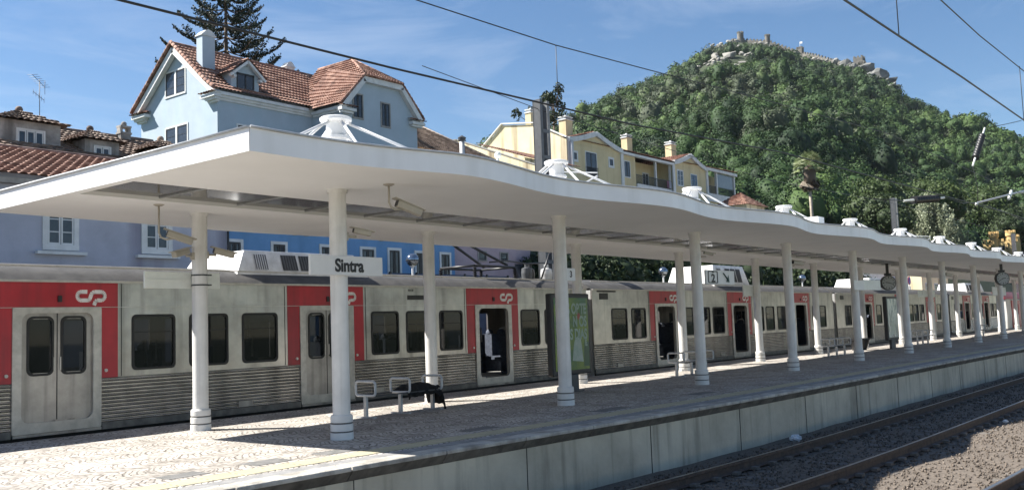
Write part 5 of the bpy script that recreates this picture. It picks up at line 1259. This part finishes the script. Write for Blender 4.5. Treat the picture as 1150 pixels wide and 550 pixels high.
def wavygable(xa,xb,zb,zp):
    xm=(xa+xb)/2; n=24; top=[]
    for i in range(n+1):
        u=i/n; x=xa+(xb-xa)*u; q=1-abs(2*u-1); z=zb+(zp-zb)*(q**1.35*(1.0) if q<.95 else .97); top.append((x,z))
    m=MB(); m.prism([(xa,zb-.2)]+top+[(xb,zb-.2)],46.98,47.4,'y'); g=m.build('shaped_gable',YELW,yh)
    m=MB()
    for p,q in zip(top[:-1],top[1:]): m.beam((p[0],46.90,p[1]+.02),(q[0]+.02,46.90,q[1]+.02),.44,.34,(0,1,0))
    m.build('gable_moulding',TRIM,g)
    m=MB(); 
    for s in(-1,1):
        a=(xm+s*(xb-xa)/2,46.8,zb+.18); b=(xm,46.8,zp+.12)
    patch_tiles(m,(xa,56,zb),(xa,46.85,zb+.16),(xm,46.85,zp+.20),(xm,56,zp+.20)); patch_tiles(m,(xb,46.85,zb+.16),(xb,56,zb),(xm,56,zp+.20),(xm,46.85,zp+.20)); m.build('gable_tiles',TILER,g)
wavygable(68.1,77.1,17.85,18.95); wavygable(87.3,94.8,18.0,19.15)
m=MB(); patch_tiles(m,(68.3,46.75,17.95),(87.4,46.75,17.98),(87.4,52,19.3),(68.3,52,19.2)); patch_tiles(m,(87.4,46.75,18.1),(102.6,46.75,18.45),(102.6,52,19.6),(87.4,52,19.4)); m.quad((68.3,52,19.2),(102.6,52,19.6),(102.6,58,17.5),(68.3,58,17.5)); m.build('roof',TILER,yh)
for q in((77.2,87.4,46.85,47.25,17.68,17.92),(94.8,102.6,46.85,47.1,18.02,18.34)): m=MB(); m.box(*q); m.build('eave_board',TRIM,yh)
for x in(68.1,76.9,87.1,94.7): m=MB(); m.box(x,x+.45,46.88,47.0,5,17.9); m.build('pilaster',TRIM,yh)
for x in(84.0,87.0): m=MB(); m.box(x,x+.22,47.2,47.4,15.1,17.7); m.build('loggia_post',TRIM,yh)
for x in(97.5,102.05): m=MB(); m.box(x,x+.25,47.05,47.3,15.5,18.05); m.build('loggia_post',TRIM,yh)
for q in((80.1,87.3,47.1,47.24,14.75,15.1),(94.9,102.35,46.98,47.1,14.6,15.5)): m=MB(); m.box(*q); m.build('loggia_sill',TRIM,yh)
def rail(x0,x1,y,z):
    m=MB(); m.box(x0,x1,y-.02,y+.02,z+.86,z+.92); m.box(x0,x1,y-.015,y+.015,z+.08,z+.11); x=x0
    while x<x1: m.box(x,x+.03,y-.012,y+.012,z,z+.88); x+=.13
    m.build('balcony_rail',BLK,yh)
rail(80.1,87.2,47.2,15.1); rail(94.95,102.3,47.15,15.5)
win(yh,(70.95,47,14.9),(1,0,0),1.75,2.2,2,TRIM,dark=BLK,balc=True); win(yh,(68.95,47,16.2),(1,0,0),.55,.6,1,TRIM,fw=.2); win(yh,(74.95,47,16.3),(1,0,0),.6,.6,1,TRIM,fw=.2)
win(yh,(78.0,47.25,15.6),(1,0,0),1.0,1.5,2,TRIM); win(yh,(88.2,47,15.7),(1,0,0),1.2,1.6,2,TRIM,dark=TRIM); win(yh,(91.2,47,15.4),(1,0,0),1.35,1.75,2,TRIM,dark=mat('blue_shutter',(.12,.22,.38),rough=.6))
win(yh,(80.9,49.2,15.1),(1,0,0),1.2,1.9,2,TRIM); win(yh,(84.8,49.2,15.1),(1,0,0),1.1,1.8,2,TRIM,dark=TRIM); win(yh,(96.2,49.6,15.5),(1,0,0),.9,1.9,1,TRIM,dark=TRIM); win(yh,(99.2,49.6,15.5),(1,0,0),1.6,1.6,2,TRIM,dark=TRIM)
m=MB(); m.box(97.8,102.0,47.16,47.18,16.4,18.0); m.build('veranda_glass',mat('veranda_glass',(.16,.18,.19),(.13,.15,.16),rough=.15),yh)
m=MB(); m.box(68.2,68.5,46.6,46.9,14.2,17.8); m.build('downpipe',GALV,yh)
chimney(yh,71.6,49.5,18.5,20.8,.55,YELW,'pot'); chimney(yh,82.4,49.5,18.5,20.6,.5,YELW,'pot'); chimney(yh,92.2,49.8,18.8,21.2,.55,YELW,'pot'); chimney(yh,68.9,51.5,19.2,21.4,.45,YELW,'pot')
for k,(x,cl) in enumerate(((86.0,(.20,.10,.14)),(86.5,(.35,.36,.42)))):
    m=MB(); m.add([(x+i*.08,47.08+.02*sin(i*2),z) for z in(15.95,15.2) for i in range(6)],[(i,i+1,7+i,6+i) for i in range(5)]); c=m.build('laundry',mat('laundry%d'%k,cl,rough=.9),off=(x,47.08,15.6)); sf=c.modifiers.new('s','SOLIDIFY'); sf.thickness=.02; tag(c,('dark red cloth hanging over the loggia rail of the yellow house','pale grey cloth hanging over the loggia rail of the yellow house')[k],'laundry')
# little terracotta roof right of the yellow house
sr=thing('garden_house','small building with a terracotta pyramid roof right of the yellow house','house',(93,41,8)); m=MB(); m.box(90.5,95,40.5,44,5,13.2); m.build('wall',CREAM,sr); m=MB(); c=(92.7,42.2,14.7)
for a,b in(((90.2,40.2,13.1),(95.3,40.2,13.1)),((95.3,40.2,13.1),(95.3,44.3,13.1)),((90.2,44.3,13.1),(90.2,40.2,13.1))): patch_tiles(m,a,b,(c[0]+.02*(b[0]-a[0]),c[1]+.02*(b[1]-a[1]),c[2]),c)
m.build('roof',TILER,sr)
# castellated yellow building
ORA=mat('orange_render',(.60,.43,.19),(.48,.33,.14),scale=.4,rough=.9,streak=((.25,.13,.05),.8,.5))
cs=thing('castellated_house','ochre castellated building with turrets at the far right above the canopy','building',(188,36,8))
m=MB(); m.box(186,192,33.4,39.2,5,13.5); w_=m.build('wall',ORA,cs)
for k in range(8):
    m=MB(); m.box(185.9,186.3,33.5+k*.75,33.9+k*.75,13.5,14.0); m.build('merlon',ORA,cs)
    m=MB(); m.box(186.4+k*.7,186.8+k*.7,33.35,33.65,13.5,14.0); m.build('merlon',ORA,cs)
for x,y,zt in((186.2,36.6,15.2),(186.3,33.9,15.2),(190,34,14.6)):
    m=MB(); m.lathe([(.7,5),(.7,zt-1),(.85,zt-.8),(.85,zt-.2),(0,zt-.2)],x,y,12)
    for k in range(6): a=k*PI/3; m.box(x+.7*cos(a)-.16,x+.7*cos(a)+.16,y+.7*sin(a)-.16,y+.7*sin(a)+.16,zt-.2,zt+.2)
    m.build('turret',ORA,cs)
for k in range(4): 
    m=MB(); m.box(185.96,186,34.3+k*.62,34.65+k*.62,12.0,12.75); m.build('window',HGLASS,cs)
# houses and street things far right behind the train
def simple(name,label,x0,x1,y0,y1,z1,m_,n,rm=TILER):
    b=thing(name,label,'building',((x0+x1)/2,y0,.3)); m=MB(); m.box(x0,x1,y0,y1,-.2,z1); m.build('wall',m_,b); m=MB(); patch_tiles(m,(x0-.2,y0-.3,z1),(x1+.2,y0-.3,z1),(x1+.2,(y0+y1)/2,z1+.35),(x0-.2,(y0+y1)/2,z1+.35)); m.build('roof',rm,b)
    for k in range(n): win(b,(x0+(x1-x0)*(k+.35)/n,y0,3.1),(1,0,0),(x1-x0)/n*.34,1.2,2,TRIM)
    return b
simple('white_house','white house glimpsed under the canopy left of the road sign',80,87,26,32,5.3,WHW,3); simple('grey_blue_house','pale blue house glimpsed under the canopy beyond the road sign',88,97,27,33,5.0,mat('grey_blue_render',(.40,.45,.55),rough=.9),4)
simple('cream_house','cream house glimpsed under the canopy near the far clock',98,108,26,33,5.4,CREAM,3)
t=thing('road_sign','round blue and red no-parking sign on a post behind the train','road sign',(79.2,22,.3))
m=MB(); m.tube([(79.2,22,.0),(79.2,22,4.6)],.03,8); m.build('post',GALV,t)
def disc(x,y,z,r,yo,m_,nm):
    m=MB(); n=20; m.add([(x+r*cos(2*PI*k/n),y+yo,z+r*sin(2*PI*k/n)) for k in range(n)]+[(x+r*cos(2*PI*k/n),y+yo+.02,z+r*sin(2*PI*k/n)) for k in range(n)],[tuple(range(n)),tuple(range(n,2*n))]+[(k,(k+1)%n,n+(k+1)%n,n+k) for k in range(n)]); m.build(nm,m_,t)
disc(79.2,22,4.05,.36,-.05,RED,'sign_rim'); disc(79.2,22,4.05,.27,-.075,mat('sign_blue',(.04,.07,.45),rough=.4),'sign_face')
m=MB(); m.beam((79.02,21.92,4.23),(79.38,21.92,3.87),.02,.05,(0,1,0)); m.build('sign_bar',RED,t)
m=MB(); m.box(79.0,79.4,21.94,21.97,3.2,3.62); m.build('sign_plate',SIGNW,t)
# parked cars on the street, glimpsed as tops
# ================================================================== vegetation
rg=np.random.default_rng(21)
DARKF=tint_mat('dark_leaves',(.012,.022,.012),(.028,.045,.018),(.06,.085,.03),trans=.1)
MIDF=tint_mat('mid_leaves',(.025,.042,.016),(.055,.085,.024),(.11,.14,.045),trans=.15)
SILF=tint_mat('silver_leaves',(.15,.17,.10),(.26,.29,.19),(.40,.42,.31),trans=.2)
PINF=tint_mat('pine_needles',(.010,.022,.016),(.020,.036,.026),(.035,.055,.04),trans=.05)
def tree(name,label,x,y,z,h,r,mt,tint=.5,group=None,nl=2600,ls=.07,clump=16,asp=1.,cat='tree',trunk=.35):
    t=thing(name,label,cat,(x,y,z),group); c=z+h-r*asp
    m=MB(); m.tube([(x,y,z-.5),(x+.1*r,y,z+(h-r)*.6),(x,y+.05*r,c)],h*.022+.05,8,r2=h*.010+.02)
    br=[]
    K=clump; d=rg.normal(size=(K,3)); d/=np.linalg.norm(d,axis=1,keepdims=True); d[:,2]=np.abs(d[:,2])*.9-.25
    cen=np.array([x,y,c])+d*np.array([r*.62,r*.62,r*asp*.72])*rg.uniform(.7,1.1,(K,1)); rr=r*rg.uniform(.34,.50,K)
    for k in range(0,K,2): m.tube([(x,y,c-r*asp*.5),tuple(cen[k])],.02*r+.02,6,r2=.01*r)
    m.build('trunk',BARK,t)
    v,q,tt=crowns(cen,np.stack([rr,rr,rr*.85],1),np.full(K,nl//K),ls*2.2,rg,np.clip(tint+rg.normal(0,.12,K),0,1),up=.3,rough=.8)
    f=fastmesh('crown',v,q,mt,parent=t,tint=tt); 
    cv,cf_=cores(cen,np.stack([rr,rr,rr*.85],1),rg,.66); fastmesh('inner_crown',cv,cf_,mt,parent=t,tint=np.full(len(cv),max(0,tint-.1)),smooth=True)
    return t
# dark trees on the bank behind the train
bank=[(35.8,25.5,5.6,2.5),(38.5,24.6,5.2,2.2),(41.6,25.6,6.0,2.6),(45.0,24.8,5.4,2.4),(48.6,25.8,6.2,2.8),(53.0,25.0,5.6,2.6),(57.5,26.0,6.0,3.0),(62.5,25.0,5.6,2.8),(67.5,26,6.0,3.0),(72.6,25,5.8,2.8),(78.5,28.5,5.5,2.6)]
where=['beside the pink building','left of the middle globe lamp','behind the middle globe lamp','right of the middle globe lamp','left of the platform 2 arrow sign','behind the platform 2 arrow sign','right of the platform 2 arrow sign','left of the farthest globe lamp','behind the farthest globe lamp','right of the farthest globe lamp','beside the road sign']
for (x,y,h,r),wh in zip(bank,where): tree('dark_tree','dark leafy tree %s behind the train'%wh,x,y,.3,h,r,DARKF,.4,'dark trees on the bank behind the train',nl=3200,ls=.055,clump=14,asp=1.0)
# ivy covered bank
n=26000; X=rg.uniform(33.5,78,n); Zv=rg.uniform(.3,4.6,n)+0; Y=23.9+.35*Zv+.35*np.sin(X*1.7)+.25*np.sin(X*4.1+Zv*2)+rg.normal(0,.12,n)
kp=~((X>37.5)&(X<39.6)&(Zv>2.6)&(rg.random(n)<.8)); X,Y,Zv=X[kp],Y[kp],Zv[kp]; n=len(X)
Nn=np.stack([rg.normal(0,.5,n),-1+rg.normal(0,.4,n),.5+rg.normal(0,.4,n)],1); Nn/=np.linalg.norm(Nn,axis=1,keepdims=True)
v,q=leafquads(np.stack([X,Y,Zv],1),Nn,rg.uniform(.07,.16,n),rg); o=struct(fastmesh('ivy_bank',v,q,DARKF,tint=np.repeat(np.clip(.35+.2*np.sin(X*1.3+Zv)+rg.normal(0,.12,n),0,1),4)),'stuff'); tag(o,'dark ivy and shrubs covering the bank behind the train','ivy')
struct((lambda m:(m.quad((33.4,24.6,-.2),(80,24.6,-.2),(80,26.3,4.6),(33.4,26.3,4.6)),m.build('bank_slope',mat('bank_rock',(.20,.19,.20),(.05,.05,.055),scale=1.2,rough=.95,bump=.6,bscale=4)))[1])(MB()))
# near street
m=MB(); m.quad((-60,20.3,.366),(130,20.3,.366),(130,23.8,.366),(-60,23.8,.366)); struct(m.build('street',mat('asphalt',(.055,.055,.057),(.04,.04,.042),scale=3,rough=.9)))
m=MB(); m.box(-60,130,20.05,20.3,-.97,.55); struct(m.build('street_retaining_wall',CONC))
# norfolk pine behind the villa
px,py,pz=39.1,55.9,9.
t=thing('norfolk_pine','tall dark araucaria pine with tiered branches behind the villa chimney','tree',(px,py,pz))
m=MB(); m.tube([(px,py,8),(px,py,20),(px,py,29)],.26,10,r2=.05)
C_=[];NN=[];SS=[]; z=18.6; top=29.2
while z<top-.3:
    R_=5.3*((top-z)/(top-18.2))**.8+.15; nb=6; off=rg.uniform(0,6.28)
    for b in range(nb):
        a=off+2*PI*b/nb+rg.normal(0,.12); L_=R_*rg.uniform(.8,1.12); pts=[]
        for i in range(8):
            u=i/7; pts.append(np.array([px+cos(a)*L_*u,py+sin(a)*L_*u,z-.22*L_*sin(u*PI*.7)+.34*L_*u**2.2]))
        m.tube([tuple(p) for p in pts],.055,5,r2=.02)
        nseg=int(L_*7)
        for i in range(nseg):
            u=(i+.5)/nseg
            if u<.22: continue
            p=pts[int(u*7)]*(1-(u*7)%1)+pts[min(7,int(u*7)+1)]*((u*7)%1)
            for s in(-1,1):
                sl=.62*(1-u*.45)*rg.uniform(.7,1.1)*min(1,L_/2.5+.3); d=np.array([cos(a+s*1.15),sin(a+s*1.15),.22+.15*u])
                nn=int(8*sl/.5)+2
                for j in range(nn):
                    w_=(j+1)/nn; 
                    for q_ in range(2):
                        C_.append(p+d*sl*w_+rg.normal(0,.035,3)+np.array([0,0,.10*w_**2])); NN.append(rg.normal(size=3)); SS.append(.062)
    z+=1.0*rg.uniform(.9,1.1)
m.build('trunk',BARK,t); NN=np.array(NN); NN/=np.linalg.norm(NN,axis=1,keepdims=True)
v,q=leafquads(np.array(C_),NN,np.array(SS)*rg.uniform(.8,1.4,len(SS)),rg); fastmesh('crown',v,q,PINF,parent=t,tint=np.repeat(rg.random(len(SS)),4))
# palm
x,y=131.2,49.; zb=float(hz(x,y))
t=thing('fan_palm','tall fan palm with a shaggy brown skirt in front of the wooded hill','palm tree',(x,y,zb))
m=MB(); m.tube([(x,y,zb-1),(x+.2,y,zb+4),(x-.1,y,21.5)],.26,10,r2=.2); m.build('trunk',mat('palm_trunk',(.42,.37,.30),(.28,.24,.19),scale=2,rough=.95),t)
SK=tint_mat('dry_fronds',(.07,.05,.035),(.14,.11,.08),(.24,.20,.15)); FR=tint_mat('palm_fronds',(.09,.12,.045),(.24,.29,.13),(.50,.52,.36),trans=.1)
def fronds(n,zc,r0,r1,elo,ehi,mt,nm,ln,drop):
    V=[];Q=[];T=[];c=0
    for k in range(n):
        a=rg.uniform(0,2*PI); el=rg.uniform(elo,ehi); d=np.array([cos(a)*cos(el),sin(a)*cos(el),sin(el)]); L_=ln*rg.uniform(.8,1.15)
        o=np.array([x,y,zc])+d*.3; tip=o+d*L_; side=np.cross(d,[0,0,1]); side/=np.linalg.norm(side); tv=rg.random()
        for s in np.linspace(-1,1,11):
            e=tip+d*(.75*(1-abs(s)*.6))*r1+side*s*r1*.95+np.array([0,0,-drop*abs(s)-drop*.5]); w=side*.06+d*.05
            V+=[tip-w,tip+w,e+w*.6,e-w*.6]; Q.append([c,c+1,c+2,c+3]); c+=4; T+=[tv]*4
        V+=[o-side*.03,o+side*.03,tip+side*.03,tip-side*.03]; Q.append([c,c+1,c+2,c+3]); c+=4; T+=[tv]*4
    fastmesh(nm,np.array(V),np.array(Q),mt,parent=t,tint=np.array(T))
fronds(80,22.9,.3,1.05,-.4,1.3,FR,'crown',1.2,.3); fronds(45,21.3,.3,.8,-1.35,-.5,SK,'dry_skirt',.95,.5)
fastmesh('inner_skirt',*cores(np.array([[x,y,21.3]]),np.array([[1.0,1.0,1.5]]),rg,.95),SK,parent=t,tint=np.full(len(ICV),.2),smooth=True)
# silvery tree and neighbours above the far canopy
def bigtree(name,label,x,y,zt,r,mt,tint,asp=1.1,nl=9000,ls=.035,clump=30,base=None):
    zb=float(hz(x,y)) if base is None else base
    return tree(name,label,x,y,zb,zt-zb,r,mt,tint,'big trees on the slope beyond the canopy',nl,ls,clump,asp)
t=thing('silver_tree','large silvery green willow-like tree behind the middle mast','tree',(146,35.5,8),'big trees on the slope beyond the canopy')
m=MB(); V=[];N2=[];S2=[]
for k in range(150):
    a=rg.uniform(0,2*PI); rr=rg.uniform(0,5.6)**1.0; hx=146+rr*cos(a)*.6+rg.normal(0,.3); hy=37.0+rr*sin(a)*.95; ht=max(1.5,(11.2-.9*(rr/5.6)**2*6)*rg.uniform(.6,1.05)); z0=7.5
    if k%4==0: m.tube([(146,37,7),(146+(hx-146)*.5,37+(hy-37)*.5,7+ht*.4),(hx,hy,z0+ht*.8)],.14,6,r2=.03)
    for j in range(260):
        u=rg.random(); w_=(1-u)*.75+.12; V.append([hx+rg.normal(0,w_),hy+rg.normal(0,w_),z0+ht*u]); N2.append(rg.normal(size=3)); S2.append(rg.uniform(.09,.18))
m.build('trunk',BARK,t); N2=np.array(N2); N2/=np.linalg.norm(N2,axis=1,keepdims=True); v,q=leafquads(np.array(V),N2,np.array(S2),rg)
fastmesh('crown',v,q,SILF,parent=t,tint=np.repeat(np.clip(.45+.2*np.sin(np.array(V)[:,1]*1.7)+rg.normal(0,.15,len(V)),0,1),4))
bt=[(109,46.5,15.5,3.8,DARKF,.45,'dark broad tree left of the fan palm'),(116,49.5,17.5,4.2,DARKF,.6,'dark green tree just left of the fan palm trunk'),(136,40.5,19.5,4.8,DARKF,.7,'tall dark tree between the palm and the silvery tree'),
 (150,45,24,5.5,MIDF,.35,'green tree rising behind the silvery tree'),(215,31,26,6.5,DARKF,.7,'tall dark tree behind the right turret of the castellated building'),(222,44,30,7,MIDF,.35,'tall leafy tree behind the left side of the castellated building'),(105,47,15.5,3.6,DARKF,.5,'round dark tree right of the yellow house'),(176,44,27,6.5,MIDF,.4,'high leafy tree above the silvery tree'),(100,63,24,5.5,MIDF,.35,'leafy tree behind the yellow house chimneys'),(84,66,23.5,4.6,MIDF,.3,'leafy tree between the two tall yellow chimneys'),(203,36,23,6,DARKF,.6,'dark tree behind the castellated building')]
for x,y,zt,r,mt,ti,lab in bt: bigtree('slope_tree',lab,x,y,zt,r,mt,ti)
# small umbrella pine silhouettes behind the mast
for x,y,zt,lab in((93.4,66.3,30.1,'small dark umbrella pine beside the top of the nearest mast'),(90,65.6,27.6,'low dark pine left of the nearest mast')):
    z=9.; t=thing('umbrella_pine',lab,'tree',(x,y,z)); m=MB(); m.tube([(x,y,z-1),(x,y,zt-1.5)],.25,8,r2=.1); K=9; d=rg.normal(size=(K,3)); cen=np.array([x,y,zt-1])+d*np.array([1.2,1.2,.5]); 
    for k in range(K): m.tube([(x,y,zt-3),tuple(cen[k])],.07,5,r2=.03)
    m.build('trunk',BARK,t); v,q,tt=crowns(cen,np.full((K,3),.62),np.full(K,170),.22,rg,np.full(K,.4),rough=1.); fastmesh('crown',v,q,DARKF,parent=t,tint=tt)
